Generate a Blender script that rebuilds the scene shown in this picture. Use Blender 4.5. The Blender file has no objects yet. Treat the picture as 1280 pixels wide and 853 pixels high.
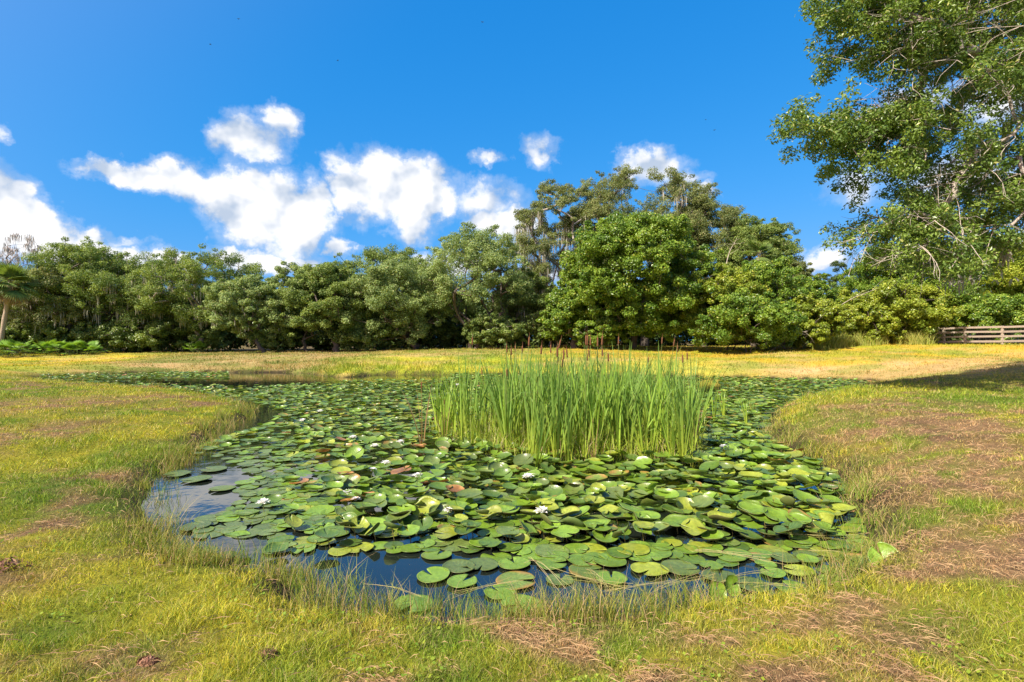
import bpy, math, time
import numpy as np
T0 = time.time()
C = bpy.context.scene
COL = C.collection
R = math.radians

# ------------------------------------------------------------------ camera, world, sun, exposure
EYE = 1.8
FP = 680.0                      # focal length in pixels of the 1280 px wide photograph
cd = bpy.data.cameras.new('camera'); cam = bpy.data.objects.new('camera', cd); COL.objects.link(cam)
cam.location = (0, 0, EYE); cam.rotation_euler = (R(90), 0, 0)
cd.sensor_width = 36; cd.lens = FP / 1280 * 36; cd.clip_start = 0.05; cd.clip_end = 3000
C.camera = cam
C.view_settings.view_transform = 'Standard'; C.view_settings.look = 'None'
C.view_settings.gamma = 1; C.view_settings.use_curve_mapping = False
C.view_settings.exposure = 0.95
SUN_AZ = -132.0                 # degrees from +Y, clockwise positive: the sun is on the left, a little behind
SUN_EL = 45.0
sl = bpy.data.lights.new('sun', 'SUN'); so = bpy.data.objects.new('sun', sl); COL.objects.link(so)
sl.energy = 5.0; sl.angle = R(0.5); sl.color = (1.0, 0.94, 0.83)
so.rotation_euler = (R(90 - SUN_EL), 0, -R(SUN_AZ) + math.pi)
so.location = (-30, -10, 40)

def P(px, py, D):
    return np.array([(px - 640) / FP * D, D, EYE - (py - 426.5) / FP * D])
def W(px, py, z=0.0):                       # pixel to the point on the plane of height z
    D = FP * (EYE - z) / (py - 426.5)
    return np.array([(px - 640) / FP * D, D])

CLOUDS = [  # px, py, rx, ry, strength
 (10,262,52,36,1.1),(-40,240,60,45,1.1),(48,285,40,22,1.0),(-20,292,60,30,1.1),(100,312,70,20,1.15),(165,328,70,18,1.15),(60,300,40,20,1.1),
 (150,217,50,13,.95),(185,222,45,17,1.0),(232,226,48,22,1.05),(290,240,48,30,1.1),(330,262,62,42,1.25),(365,285,45,34,1.1),(385,250,28,28,.95),
 (318,172,44,26,.85),(352,152,26,20,.82),(288,168,28,18,.75),(322,192,36,10,.7),
 (436,232,28,32,1.0),(474,232,44,38,1.2),(515,240,45,36,1.2),(540,258,24,24,1.0),(515,280,30,24,.95),
 (603,247,46,20,.80),(632,278,40,20,.95),(676,192,16,20,.66),(613,199,18,9,.68),(812,208,38,19,.85),(795,200,24,14,.8),
 (850,228,26,12,.7),(882,240,14,8,.7),(430,313,14,11,.85),(340,328,60,15,1.0),(300,322,35,13,.9),
 (1030,320,38,13,.9),(1065,233,34,20,.62),(160,300,30,6,.5),(10,168,14,9,.5),
 (1190,225,70,30,.8),(1240,130,60,30,.75),(1140,130,50,22,.7),(1250,320,60,25,.9),
 (-250,180,160,60,1.0),(-420,90,120,50,.9),(1600,180,120,60,1.0),(1900,60,200,60,.9),(700,345,90,10,.7),(560,330,80,10,.7)]
SKYG = [(.17, 1.9), (1.40, .6), (3.4, .4)]      # a polarising filter's deeper blue
def make_world():
    w = bpy.data.worlds.new('World'); C.world = w; w.use_nodes = True
    nt = w.node_tree; N = nt.nodes; L = nt.links
    for n in list(N): N.remove(n)
    out = N.new('ShaderNodeOutputWorld'); bg = N.new('ShaderNodeBackground')
    sky = N.new('ShaderNodeTexSky'); sky.sky_type = 'NISHITA'; sky.sun_disc = False
    sky.sun_elevation = R(SUN_EL); sky.sun_rotation = R(SUN_AZ)
    sky.air_density = 1.0; sky.dust_density = 1.6; sky.ozone_density = 4.0; sky.altitude = 0
    def math_(op, a, b=None, c=None, clamp=False):
        n = N.new('ShaderNodeMath'); n.operation = op; n.use_clamp = clamp
        for i, v in enumerate((a, b, c)):
            if v is None: continue
            if isinstance(v, (int, float)): n.inputs[i].default_value = v
            else: L.new(v, n.inputs[i])
        return n.outputs[0]
    tc = N.new('ShaderNodeTexCoord'); sep = N.new('ShaderNodeSeparateXYZ'); L.new(tc.outputs['Generated'], sep.inputs[0])
    x, y, z = sep.outputs
    az = math_('ARCTAN2', x, y)
    el = math_('DIVIDE', z, math_('MAXIMUM', math_('SQRT', math_('ADD', math_('MULTIPLY', x, x), math_('MULTIPLY', y, y))), 0.02))
    comb = N.new('ShaderNodeCombineXYZ'); L.new(az, comb.inputs[0]); L.new(el, comb.inputs[1])
    # warp the coordinates so that the cloud edges billow
    def noise(vec, scale, detail, rough=0.55):
        n = N.new('ShaderNodeTexNoise'); n.noise_dimensions = '2D'; n.inputs['Scale'].default_value = scale
        n.inputs['Detail'].default_value = detail; n.inputs['Roughness'].default_value = rough
        L.new(vec, n.inputs['Vector']); return n
    def vm(op, a, b):
        n = N.new('ShaderNodeVectorMath'); n.operation = op
        for i, v in enumerate((a, b)):
            if isinstance(v, (tuple, list)): n.inputs[i].default_value = v
            else: L.new(v, n.inputs[i])
        return n.outputs[0]
    wn = noise(comb.outputs[0], 16, 5, .6)
    wv = vm('MULTIPLY', vm('SUBTRACT', wn.outputs['Color'], (.5, .5, .5)), (.10, .07, 0))
    cv = vm('ADD', comb.outputs[0], wv)
    acc = None
    for (px, py, rx, ry, s) in CLOUDS:
        a = math.atan((px - 640) / FP); e = (426.5 - py) / FP * math.cos(a)
        ra = rx / FP * math.cos(a) ** 2 * 1.08; re = ry / FP * math.cos(a) * 1.08
        m = N.new('ShaderNodeMapping'); m.vector_type = 'POINT'
        m.inputs['Location'].default_value = (-a / ra, -e / re, 0); m.inputs['Scale'].default_value = (1 / ra, 1 / re, 1)
        L.new(cv, m.inputs['Vector'])
        ln = N.new('ShaderNodeVectorMath'); ln.operation = 'DOT_PRODUCT'
        L.new(m.outputs[0], ln.inputs[0]); L.new(m.outputs[0], ln.inputs[1])
        d = math_('MULTIPLY_ADD', ln.outputs['Value'], -0.62 * s, s)
        acc = d if acc is None else math_('SMOOTH_MAX', acc, d, 0.12)
    fb = noise(comb.outputs[0], 20, 10, .56)
    fa = noise(comb.outputs[0], 15, 3, .5); fb2 = noise(vm('ADD', comb.outputs[0], (0.018, -0.026, 0)), 15, 3, .5)
    dens = math_('SUBTRACT', acc, math_('MULTIPLY', fb.outputs['Fac'], 0.72))
    mr = N.new('ShaderNodeMapRange'); mr.interpolation_type = 'SMOOTHSTEP'
    mr.inputs['From Min'].default_value = -0.24; mr.inputs['From Max'].default_value = 0.44
    L.new(dens, mr.inputs['Value'])
    up = math_('GREATER_THAN', z, -0.01)
    m2 = N.new('ShaderNodeMapRange'); m2.interpolation_type = 'SMOOTHSTEP'; m2.inputs['From Min'].default_value = -0.62; m2.inputs['From Max'].default_value = 0.15; m2.inputs['To Max'].default_value = .30
    L.new(dens, m2.inputs['Value'])
    alpha = math_('MULTIPLY', math_('MAXIMUM', mr.outputs[0], m2.outputs[0]), up, clamp=True)
    # cloud light and shade painted in: upper left sides brighter, others greyer
    rel = math_('SUBTRACT', fb2.outputs['Fac'], fa.outputs['Fac'])
    br = math_('MULTIPLY_ADD', rel, 1.5, 0.84)
    thick = N.new('ShaderNodeMapRange'); thick.inputs['From Min'].default_value = 0.1; thick.inputs['From Max'].default_value = .8
    thick.inputs['To Min'].default_value = 0.0; thick.inputs['To Max'].default_value = 0.22
    L.new(dens, thick.inputs['Value'])
    br = math_('ADD', br, thick.outputs[0])
    br = math_('MINIMUM', math_('MAXIMUM', br, 0.55), 1.05)
    mixc = N.new('ShaderNodeMix'); mixc.data_type = 'RGBA'
    mixc.inputs['A'].default_value = (3.6, 4.3, 5.4, 1); mixc.inputs['B'].default_value = (7.3, 7.3, 7.4, 1)
    mf = N.new('ShaderNodeMapRange'); mf.inputs['From Min'].default_value = .55; mf.inputs['From Max'].default_value = 1.0
    L.new(br, mf.inputs['Value']); L.new(mf.outputs[0], mixc.inputs['Factor'])
    sp3 = N.new('ShaderNodeSeparateColor'); L.new(sky.outputs[0], sp3.inputs[0]); cb3 = N.new('ShaderNodeCombineColor'); hs = cb3
    for k, (g, pw) in enumerate(SKYG): L.new(math_('MULTIPLY', math_('POWER', sp3.outputs[k], pw), g), cb3.inputs[k])
    dp = N.new('ShaderNodeVectorMath'); dp.operation = 'DOT_PRODUCT'; L.new(tc.outputs['Generated'], dp.inputs[0])
    dp.inputs[1].default_value = (math.sin(R(SUN_AZ)) * math.cos(R(SUN_EL)), math.cos(R(SUN_AZ)) * math.cos(R(SUN_EL)), math.sin(R(SUN_EL)))
    veil = math_('POWER', math_('MAXIMUM', dp.outputs['Value'], 0), 2.0)
    vs = N.new('ShaderNodeVectorMath'); vs.operation = 'SCALE'; vs.inputs[0].default_value = (4.6, 2.6, .6); L.new(veil, vs.inputs['Scale'])
    va = N.new('ShaderNodeVectorMath'); va.operation = 'ADD'; L.new(cb3.outputs[0], va.inputs[0]); L.new(vs.outputs[0], va.inputs[1])
    mx = N.new('ShaderNodeMix'); mx.data_type = 'RGBA'
    L.new(alpha, mx.inputs['Factor']); L.new(va.outputs[0], mx.inputs['A']); L.new(mixc.outputs['Result'], mx.inputs['B'])
    L.new(mx.outputs['Result'], bg.inputs['Color']); bg.inputs['Strength'].default_value = 0.078
    L.new(bg.outputs[0], out.inputs[0])
    w.cycles.sampling_method = 'MANUAL'; w.cycles.sample_map_resolution = 512
make_world()

# ------------------------------------------------------------------ helpers
def hash2(ix, iy, seed):
    h = (ix.astype(np.int64) * 374761393 + iy.astype(np.int64) * 668265263 + seed * 974634777) & 0xffffffff
    h = ((h ^ (h >> 13)) * 1274126177) & 0xffffffff
    return ((h ^ (h >> 16)) & 0xffff) / 65535.0
def vnoise(x, y, seed=0):
    x = np.asarray(x, float); y = np.asarray(y, float)
    ix = np.floor(x); iy = np.floor(y); fx = x - ix; fy = y - iy
    fx = fx * fx * (3 - 2 * fx); fy = fy * fy * (3 - 2 * fy)
    a = hash2(ix, iy, seed); b = hash2(ix + 1, iy, seed); c = hash2(ix, iy + 1, seed); d = hash2(ix + 1, iy + 1, seed)
    return (a * (1 - fx) + b * fx) * (1 - fy) + (c * (1 - fx) + d * fx) * fy
def fbm(x, y, s=1.0, o=4, seed=0):
    t = 0; a = .5; n = 0
    for i in range(o):
        t = t + a * vnoise(x * s + 17.3 * i, y * s - 9.1 * i, seed + i); n += a; a *= .5; s *= 2.03
    return t / n
def sstep(a, b, x):
    t = np.clip((np.asarray(x, float) - a) / (b - a), 0, 1); return t * t * (3 - 2 * t)

class MB:
    """collects vertices, quads, tris and per-vertex colours; builds ONE mesh object"""
    def __init__(s): s.v = []; s.q = []; s.t = []; s.c = []; s.n = 0; s.qm = []; s.tm = []
    def add(s, v, q=None, t=None, c=(1, 1, 1), mat=0):
        v = np.asarray(v, float).reshape(-1, 3)
        c = np.asarray(c, float)
        if c.ndim == 1: c = np.tile(c, (len(v), 1))
        s.v.append(v); s.c.append(c)
        if q is not None and len(q): q = np.asarray(q); s.q.append(q + s.n); s.qm.append(np.full(len(q), mat))
        if t is not None and len(t): t = np.asarray(t); s.t.append(t + s.n); s.tm.append(np.full(len(t), mat))
        s.n += len(v)
    def mesh(s, name, mats, smooth=True):
        me = bpy.data.meshes.new(name)
        V = np.concatenate(s.v) if s.v else np.zeros((0, 3))
        Cc = np.concatenate(s.c) if s.c else np.zeros((0, 3))
        q = np.concatenate(s.q) if s.q else np.zeros((0, 4), int); t = np.concatenate(s.t) if s.t else np.zeros((0, 3), int)
        me.vertices.add(len(V)); me.vertices.foreach_set('co', V.astype(np.float32).ravel())
        me.loops.add(len(q) * 4 + len(t) * 3)
        me.loops.foreach_set('vertex_index', np.concatenate([q.ravel(), t.ravel()]).astype(np.int32))
        me.polygons.add(len(q) + len(t))
        ls = np.concatenate([np.arange(len(q)) * 4, len(q) * 4 + np.arange(len(t)) * 3]).astype(np.int32)
        me.polygons.foreach_set('loop_start', ls)
        me.polygons.foreach_set('use_smooth', np.full(len(ls), smooth))
        mats = mats if isinstance(mats, (list, tuple)) else [mats]
        for m in mats: me.materials.append(m)
        if len(mats) > 1:
            mi = np.concatenate((s.qm or [np.zeros(0)]) + (s.tm or [np.zeros(0)])).astype(np.int32)
            me.polygons.foreach_set('material_index', mi)
        ca = me.color_attributes.new('Col', 'FLOAT_COLOR', 'POINT')
        ca.data.foreach_set('color', np.concatenate([Cc, np.ones((len(Cc), 1))], 1).astype(np.float32).ravel())
        me.update(calc_edges=True)
        return me
    def obj(s, name, mats, parent=None, smooth=True, loc=None):
        if loc is not None:
            for i in range(len(s.v)): s.v[i] = s.v[i] - np.asarray(loc, float)
        o = bpy.data.objects.new(name, s.mesh(name, mats, smooth)); COL.objects.link(o)
        if loc is not None: o.location = loc
        if parent: o.parent = parent
        return o
def tag(o, label=None, cat=None, group=None, kind=None):
    if label: o['label'] = label
    if cat: o['category'] = cat
    if group: o['group'] = group
    if kind: o['kind'] = kind
    return o
def thing(name, label, cat, loc=(0, 0, 0), rz=0, group=None):
    o = bpy.data.objects.new(name, None); COL.objects.link(o); o.empty_display_size = .2
    o.location = loc; o.rotation_euler = (0, 0, rz); return tag(o, label, cat, group)
def tube(mb, pts, rad, n=6, c=(1, 1, 1), mat=0, cap=False):
    pts = np.asarray(pts, float); rad = np.broadcast_to(np.asarray(rad, float), (len(pts),))
    d = np.gradient(pts, axis=0); d /= np.linalg.norm(d, axis=1)[:, None] + 1e-9
    ref = np.array([0, 0, 1.]) if abs(d[:, 2]).mean() < .8 else np.array([1., 0, 0])
    u = np.cross(d, ref); u /= np.linalg.norm(u, axis=1)[:, None] + 1e-9; w = np.cross(d, u)
    a = np.arange(n) / n * 2 * np.pi
    V = pts[:, None] + rad[:, None, None] * (np.cos(a)[None, :, None] * u[:, None] + np.sin(a)[None, :, None] * w[:, None])
    k = len(pts); i = np.arange(k - 1)[:, None] * n; j = np.arange(n)[None]; j2 = (j + 1) % n
    q = np.stack([i + j, i + j2, i + n + j2, i + n + j], -1).reshape(-1, 4)
    cc = np.asarray(c, float)
    if cc.ndim == 2: cc = np.repeat(cc, n, 0)
    mb.add(V.reshape(-1, 3), q=q, c=cc, mat=mat)
    if cap:
        e = np.concatenate([V[-1], pts[-1:] + d[-1] * rad[-1] * .4]); mb.add(e, t=[(x, (x + 1) % n, n) for x in range(n)], c=cc[-1] if cc.ndim == 2 else cc, mat=mat)
def bez(a, b, c, d, n):
    t = np.linspace(0, 1, n)[:, None]; a, b, c, d = map(np.asarray, (a, b, c, d))
    return (1 - t) ** 3 * a + 3 * (1 - t) ** 2 * t * b + 3 * (1 - t) * t * t * c + t ** 3 * d
def unit(v): return v / (np.linalg.norm(v, axis=-1, keepdims=True) + 1e-9)
def leaves(mb, pos, nrm, L, Wd, col, rng, fold=0.0, hang=0.0):
    """one pointed leaf-shaped quad per position"""
    n = len(pos); nrm = unit(nrm)
    t = rng.normal(size=(n, 3)); t[:, 2] -= hang; t = unit(t - (t * nrm).sum(1)[:, None] * nrm); s = np.cross(nrm, t)
    L = np.broadcast_to(L, (n,))[:, None]; Wd = np.broadcast_to(Wd, (n,))[:, None]
    v = np.stack([pos - t * L * .5, pos + s * Wd * .5 + t * L * .05 + nrm * L * fold, pos + t * L * .5, pos - s * Wd * .5 + t * L * .05 + nrm * L * fold], 1)
    mb.add(v.reshape(-1, 3), q=np.arange(n * 4).reshape(-1, 4), c=np.repeat(col, 4, 0))
def mixc(a, b, t):
    a = np.asarray(a, float); b = np.asarray(b, float); t = np.asarray(t, float)[..., None]; return a * (1 - t) + b * t

# ------------------------------------------------------------------ materials
def mat_attr(name, rough=.6, spec=.3, trans=0.0, noise=None, bump=None, tcol=None, coat=0):
    m = bpy.data.materials.new(name); m.use_nodes = True; nt = m.node_tree; N = nt.nodes; L = nt.links
    b = N['Principled BSDF']; out = N['Material Output']
    at = N.new('ShaderNodeAttribute'); at.attribute_name = 'Col'; col = at.outputs['Color']
    geo = N.new('ShaderNodeNewGeometry')
    if noise:
        n = N.new('ShaderNodeTexNoise'); n.inputs['Scale'].default_value = noise[0]; n.inputs['Detail'].default_value = 6; n.inputs['Roughness'].default_value = .65
        L.new(geo.outputs['Position'], n.inputs['Vector'])
        mr = N.new('ShaderNodeMapRange'); mr.inputs['From Min'].default_value = .25; mr.inputs['From Max'].default_value = .75
        mr.inputs['To Min'].default_value = 1 - noise[1]; mr.inputs['To Max'].default_value = 1 + noise[1]; L.new(n.outputs['Fac'], mr.inputs['Value'])
        mx = N.new('ShaderNodeVectorMath'); mx.operation = 'SCALE'; L.new(col, mx.inputs[0]); L.new(mr.outputs[0], mx.inputs['Scale']); col = mx.outputs[0]
    L.new(col, b.inputs['Base Color']); b.inputs['Roughness'].default_value = rough
    b.inputs['Specular IOR Level'].default_value = spec
    if coat: b.inputs['Coat Weight'].default_value = coat; b.inputs['Coat Roughness'].default_value = .22
    if bump:
        n = N.new('ShaderNodeTexNoise'); n.inputs['Scale'].default_value = bump[0]; n.inputs['Detail'].default_value = 5
        L.new(geo.outputs['Position'], n.inputs['Vector'])
        bp = N.new('ShaderNodeBump'); bp.inputs['Strength'].default_value = bump[1]; bp.inputs['Distance'].default_value = bump[2]
        L.new(n.outputs['Fac'], bp.inputs['Height']); L.new(bp.outputs[0], b.inputs['Normal'])
    if trans:
        tr = N.new('ShaderNodeBsdfTranslucent'); ms = N.new('ShaderNodeMixShader'); ms.inputs[0].default_value = trans
        g = N.new('ShaderNodeMix'); g.data_type = 'RGBA'; g.blend_type = 'MULTIPLY'; g.inputs['Factor'].default_value = 1
        L.new(col, g.inputs['A']); g.inputs['B'].default_value = tcol or (1.5, 1.45, .6, 1); L.new(g.outputs['Result'], tr.inputs['Color'])
        L.new(b.outputs[0], ms.inputs[1]); L.new(tr.outputs[0], ms.inputs[2]); L.new(ms.outputs[0], out.inputs['Surface'])
    return m
M_leaf = mat_attr('leaf', .5, .25, .32)
M_gloss = mat_attr('glossy_leaf', .36, .4, .28)
M_bark = mat_attr('bark', .9, .15, noise=(9, .35), bump=(30, .8, .03))
M_moss = mat_attr('spanish_moss', .9, .1, .2, tcol=(1.1, 1.1, .9, 1))
M_grass = mat_attr('grass_blade', .6, .2, .3)
M_straw = mat_attr('dry_straw', .75, .2, .12, tcol=(1.1, 1, .8, 1))
M_soil = mat_attr('turf_soil', .95, .1, noise=(14, .45), bump=(40, .9, .02))
M_reed = mat_attr('reed_blade', .45, .3, .25)
M_spike = mat_attr('seed_spike', .95, .1, noise=(120, .2))
M_pad = mat_attr('lily_pad', .38, .5, .12, noise=(26, .2), bump=(45, .5, .008), coat=.22)
M_padlow = mat_attr('lily_pad_underside', .6, .3, .1)
M_petal = mat_attr('petal', .5, .3, .3, tcol=(1.05, 1.05, 1, 1))
M_wood = mat_attr('weathered_wood', .85, .2, noise=(16, .3), bump=(60, .6, .01))
M_wire = mat_attr('galvanised_wire', .5, .5)
def water_mat():
    m = bpy.data.materials.new('pond_water'); m.use_nodes = True; N = m.node_tree.nodes; L = m.node_tree.links; b = N['Principled BSDF']
    b.inputs['Base Color'].default_value = (.010, .014, .010, 1); b.inputs['Roughness'].default_value = .03; b.inputs['IOR'].default_value = 1.62
    b.inputs['Specular IOR Level'].default_value = .75
    geo = N.new('ShaderNodeNewGeometry'); n = N.new('ShaderNodeTexNoise'); n.inputs['Scale'].default_value = 3.2; n.inputs['Detail'].default_value = 3
    L.new(geo.outputs['Position'], n.inputs['Vector']); bp = N.new('ShaderNodeBump'); bp.inputs['Strength'].default_value = .12; bp.inputs['Distance'].default_value = .03
    L.new(n.outputs['Fac'], bp.inputs['Height']); L.new(bp.outputs[0], b.inputs['Normal']); return m
M_water = water_mat()

# ------------------------------------------------------------------ pond outline and terrain
SH = [(40,473),(60,478),(100,481),(150,485),(215,489),(262,497),(300,507),(312,518),(290,532),(262,548),(250,560),(232,575),(205,590),(186,612),(184,640),
 (200,672),(228,700),(262,706),(310,712),(352,728),(378,750),(410,766),(460,774),(530,779),(600,786),(680,786),(760,782),(850,766),(950,752),(1030,742),(1070,722),
 (1092,695),(1078,662),(1062,632),(1060,604),(1030,585),(990,567),(968,548),(962,530),(975,512),(1010,500),(1055,492),(1100,484),(1085,478),(1000,475),
 (900,473),(800,471),(700,470),(600,469),(520,468.5),(470,469),(430,472),(405,470),(370,466.5),(300,466),(220,466.5),(140,468),(80,470)]
sp = np.array([W(*p) for p in SH])
def catmull(p, k):
    o = []; n = len(p)
    for i in range(n):
        a, b, c, d = p[(i - 1) % n], p[i], p[(i + 1) % n], p[(i + 2) % n]
        for t in np.arange(k) / k:
            o.append(.5 * ((2 * b) + (c - a) * t + (2 * a - 5 * b + 4 * c - d) * t * t + (3 * b - a - 3 * c + d) * t ** 3))
    return np.array(o)
shore = catmull(sp, 6)
jn = np.stack([fbm(shore[:, 0], shore[:, 1], 2.2, 3, 5) - .5, fbm(shore[:, 0], shore[:, 1], 2.2, 3, 9) - .5], 1)
shore = shore + jn * (.10 + .012 * shore[:, 1:2])
A = shore; B = np.roll(shore, -1, 0); AB = B - A
def sdist(x, y):
    """signed distance to the pond edge, negative over the water"""
    x = np.asarray(x, float).ravel(); y = np.asarray(y, float).ravel(); out = np.empty(len(x)); l2 = (AB ** 2).sum(1)
    for s in range(0, len(x), 20000):
        px = x[s:s + 20000, None]; py = y[s:s + 20000, None]
        t = np.clip(((px - A[:, 0]) * AB[:, 0] + (py - A[:, 1]) * AB[:, 1]) / l2, 0, 1)
        d = np.sqrt(((px - A[:, 0] - t * AB[:, 0]) ** 2 + (py - A[:, 1] - t * AB[:, 1]) ** 2).min(1))
        c = (A[:, 1] > py) != (B[:, 1] > py)
        xi = A[:, 0] + (py - A[:, 1]) / np.where(np.abs(AB[:, 1]) < 1e-9, 1e-9, AB[:, 1]) * AB[:, 0]
        ins = (c & (px < xi)).sum(1) % 2 == 1
        out[s:s + 20000] = np.where(ins, -d, d)
    return out
CP = []                                         # ground heights read off the photograph: px, py, distance
for px, py, D in [(640,853,2.5),(0,853,2.5),(1280,853,2.5),(0,700,4.0),(0,600,6.2),(0,540,8.6),(0,476,18),(90,477,20),(1280,700,3.3),(1280,600,4.6),(1280,520,8.2),
                  (1180,500,10.2),(1280,455,18),(1180,462,18.5),(1380,452,18),(1280,449,27),(1100,470,22),(1280,430,41),(1170,431,42),(1060,431,44),(900,437,43),(760,434,47),(600,436,46),
                  (500,438,47),(420,440,45),(330,441,47),(200,441,50),(80,442,52),(0,443,52),(0,455,36),(1000,440,36),(900,445,36)]:
    CP.append(P(px, py, D))
CP += [(-40,52,.6),(-30,20,.7),(-12,3,.35),(12,3,.5),(0,-6,.4),(-10,-10,.5),(10,-10,.6),(30,20,1.2),(50,45,1.7),(0,80,1.3),(60,90,1.8),(-60,90,.8),(-200,100,1),(200,100,2),(0,400,2),(0,-200,1)]
CP = np.array(CP)
def ground(x, y, sd=None):
    shp = np.shape(x); x = np.asarray(x, float).ravel(); y = np.asarray(y, float).ravel()
    if sd is None: sd = sdist(x, y)
    num = 0; den = 0
    for c in CP:
        d2 = (x - c[0]) ** 2 + (y - c[1]) ** 2
        w = 1 / (d2 + .6 + .004 * y * y+ 0) ** 2.3; num = num + w * c[2]; den = den + w
    E = num / den
    wd = .55 + .065 * np.clip(y, 0, 60)
    lip = np.minimum(.10, E * .35)
    rough = (fbm(x, y, 1.3, 4, 3) - .5) * .15 + (fbm(x, y, 6, 3, 8) - .5) * .055
    h = lip * sstep(0, .22, sd) + (E - lip) * (1 - np.exp(-np.maximum(sd, 0) / wd)) + rough * sstep(0, .8, sd)
    h = np.where(sd < 0, -.55 * (1 - np.exp(sd / .6)), h)
    dit = np.clip((y - 18.6 + (x - 14) * -.06) / 1.0, -3, 6); h = h - .38 * np.exp(-((dit - 1.1) / .9) ** 2) * sstep(11.5, 14.5, x)
    return h.reshape(shp)
def gz(x, y): return float(ground(np.array([x]), np.array([y]))[0])
# dry, mulchy patches (pixel, pixel, metres across); the grass is thin and brown here
DRY = [(1130,545,1.5),(1100,520,1.4),(1180,600,1.3),(1130,640,.5),(1240,585,1.4),(1230,480,4.5),(1150,478,3.0),(1200,690,.35),(1160,700,.4),(1060,760,.35),(1000,780,.35),(900,800,.35),(800,810,.28),(980,845,.4),
       (20,685,.45),(10,640,.4),(60,530,1.2),(110,500,2.0),(300,560,.5),(190,800,.25),(480,820,.25),(250,815,.15),(90,620,.4),(30,505,2),(1270,660,.5),(1100,830,.3),(700,840,.2)]
DRYW = np.array([list(W(px, py, .4 if py < 700 else .28)) + [r] for px, py, r in DRY])
GRN = [tuple(W(px, py, .3)) + (r,) for px, py, r in [(150,585,.9),(235,560,.8),(120,612,.6),(200,640,.4),(60,760,.35),(150,800,.3),(1100,600,.5),(1200,560,.9),(1180,780,.35),(1240,720,.4),(1230,520,1.6),(560,830,.25),(30,600,.7)]]
def dryness(x, y):
    d = np.zeros_like(x)
    wx = x + (fbm(x, y, 2.2, 3, 40) - .5) * 1.0; wy = y + (fbm(x, y, 2.2, 3, 50) - .5) * 1.0
    for cx, cy, r in DRYW: d = np.maximum(d, 1.15 * np.exp(-((wx - cx) ** 2 + ((wy - cy) * .8) ** 2) / (r * r * .5)))
    n = fbm(x, y, .9, 4, 60); n2 = fbm(x, y, 3.5, 3, 70); n3 = fbm(x, y, 5, 4, 75)
    d = d * sstep(.30, .62, n3 * .55 + n2 * .45)
    d = np.maximum(d, sstep(.52, .72, n * .6 + n2 * .4) * .95)
    right = sstep(1.5, 4.5, x) * sstep(14, 6, y); d = d + right * .12 * n2
    return np.clip(d, 0, 1)
SOIL = (.12, .085, .035); GREENSOIL = (.12, .125, .025)
def turfcol(x, y, rng=None):
    """the turf's own colour: green, yellow-green and dry; yellower on the far banks"""
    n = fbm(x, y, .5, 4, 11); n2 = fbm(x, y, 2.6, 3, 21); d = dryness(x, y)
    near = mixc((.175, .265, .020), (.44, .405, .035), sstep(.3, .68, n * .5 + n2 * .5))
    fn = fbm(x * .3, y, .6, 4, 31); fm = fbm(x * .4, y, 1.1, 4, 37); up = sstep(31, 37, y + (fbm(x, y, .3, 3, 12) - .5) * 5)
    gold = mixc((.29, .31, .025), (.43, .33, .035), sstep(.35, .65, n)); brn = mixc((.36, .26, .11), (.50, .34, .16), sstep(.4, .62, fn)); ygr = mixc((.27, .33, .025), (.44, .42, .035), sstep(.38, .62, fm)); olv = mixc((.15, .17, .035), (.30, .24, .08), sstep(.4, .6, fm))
    a = sstep(-22, -29, x + (y - 33) * .25); far = mixc(olv, gold * [1.05, 1.08, .8], a)                      # left: gold meadow, then olive and brown, darkened to paint in tree shade
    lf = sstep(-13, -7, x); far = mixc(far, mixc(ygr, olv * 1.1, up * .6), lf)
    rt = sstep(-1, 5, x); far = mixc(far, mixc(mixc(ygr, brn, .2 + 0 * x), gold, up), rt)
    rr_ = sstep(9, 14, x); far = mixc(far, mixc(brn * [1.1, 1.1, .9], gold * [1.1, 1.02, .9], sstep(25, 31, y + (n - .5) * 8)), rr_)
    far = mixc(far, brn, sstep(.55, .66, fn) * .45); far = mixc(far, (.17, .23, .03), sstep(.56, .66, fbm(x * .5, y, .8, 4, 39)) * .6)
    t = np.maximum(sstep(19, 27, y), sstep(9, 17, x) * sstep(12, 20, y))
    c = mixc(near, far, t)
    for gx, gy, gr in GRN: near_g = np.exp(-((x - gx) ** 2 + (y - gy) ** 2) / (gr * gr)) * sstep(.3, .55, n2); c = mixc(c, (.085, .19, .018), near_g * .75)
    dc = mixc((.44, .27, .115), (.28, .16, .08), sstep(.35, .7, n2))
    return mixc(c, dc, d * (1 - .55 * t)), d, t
def build_terrain():
    def axis(lo, hi, n, k):
        s = np.linspace(np.arcsinh(lo / k), np.arcsinh(hi / k), n); return np.sinh(s) * k
    xs = axis(-700, 700, 560, 4.5); ys = axis(-300, 900, 560, 6.0)
    X, Y = np.meshgrid(xs, ys); sd = sdist(X, Y); Z = ground(X.ravel(), Y.ravel(), sd)
    x = X.ravel(); y = Y.ravel()
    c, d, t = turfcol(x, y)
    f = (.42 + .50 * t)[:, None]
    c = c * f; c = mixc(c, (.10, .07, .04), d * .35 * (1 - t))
    mud = sstep(.45, .05, sd + (fbm(x, y, 3, 3, 41) - .5) * .4); c = mixc(c, (.035, .028, .014), mud)
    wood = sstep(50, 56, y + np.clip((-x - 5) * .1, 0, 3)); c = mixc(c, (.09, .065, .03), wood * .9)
    n = len(xs); m = len(ys); i = (np.arange(m - 1)[:, None] * n + np.arange(n - 1)[None]).ravel()
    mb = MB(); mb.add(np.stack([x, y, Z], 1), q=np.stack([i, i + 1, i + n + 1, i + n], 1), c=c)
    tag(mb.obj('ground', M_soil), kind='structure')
build_terrain()
mb = MB()
wx = (shore[:, 0].min() - .6, shore[:, 0].max() + .6); wy = (shore[:, 1].min() - .6, shore[:, 1].max() + .6)
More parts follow.
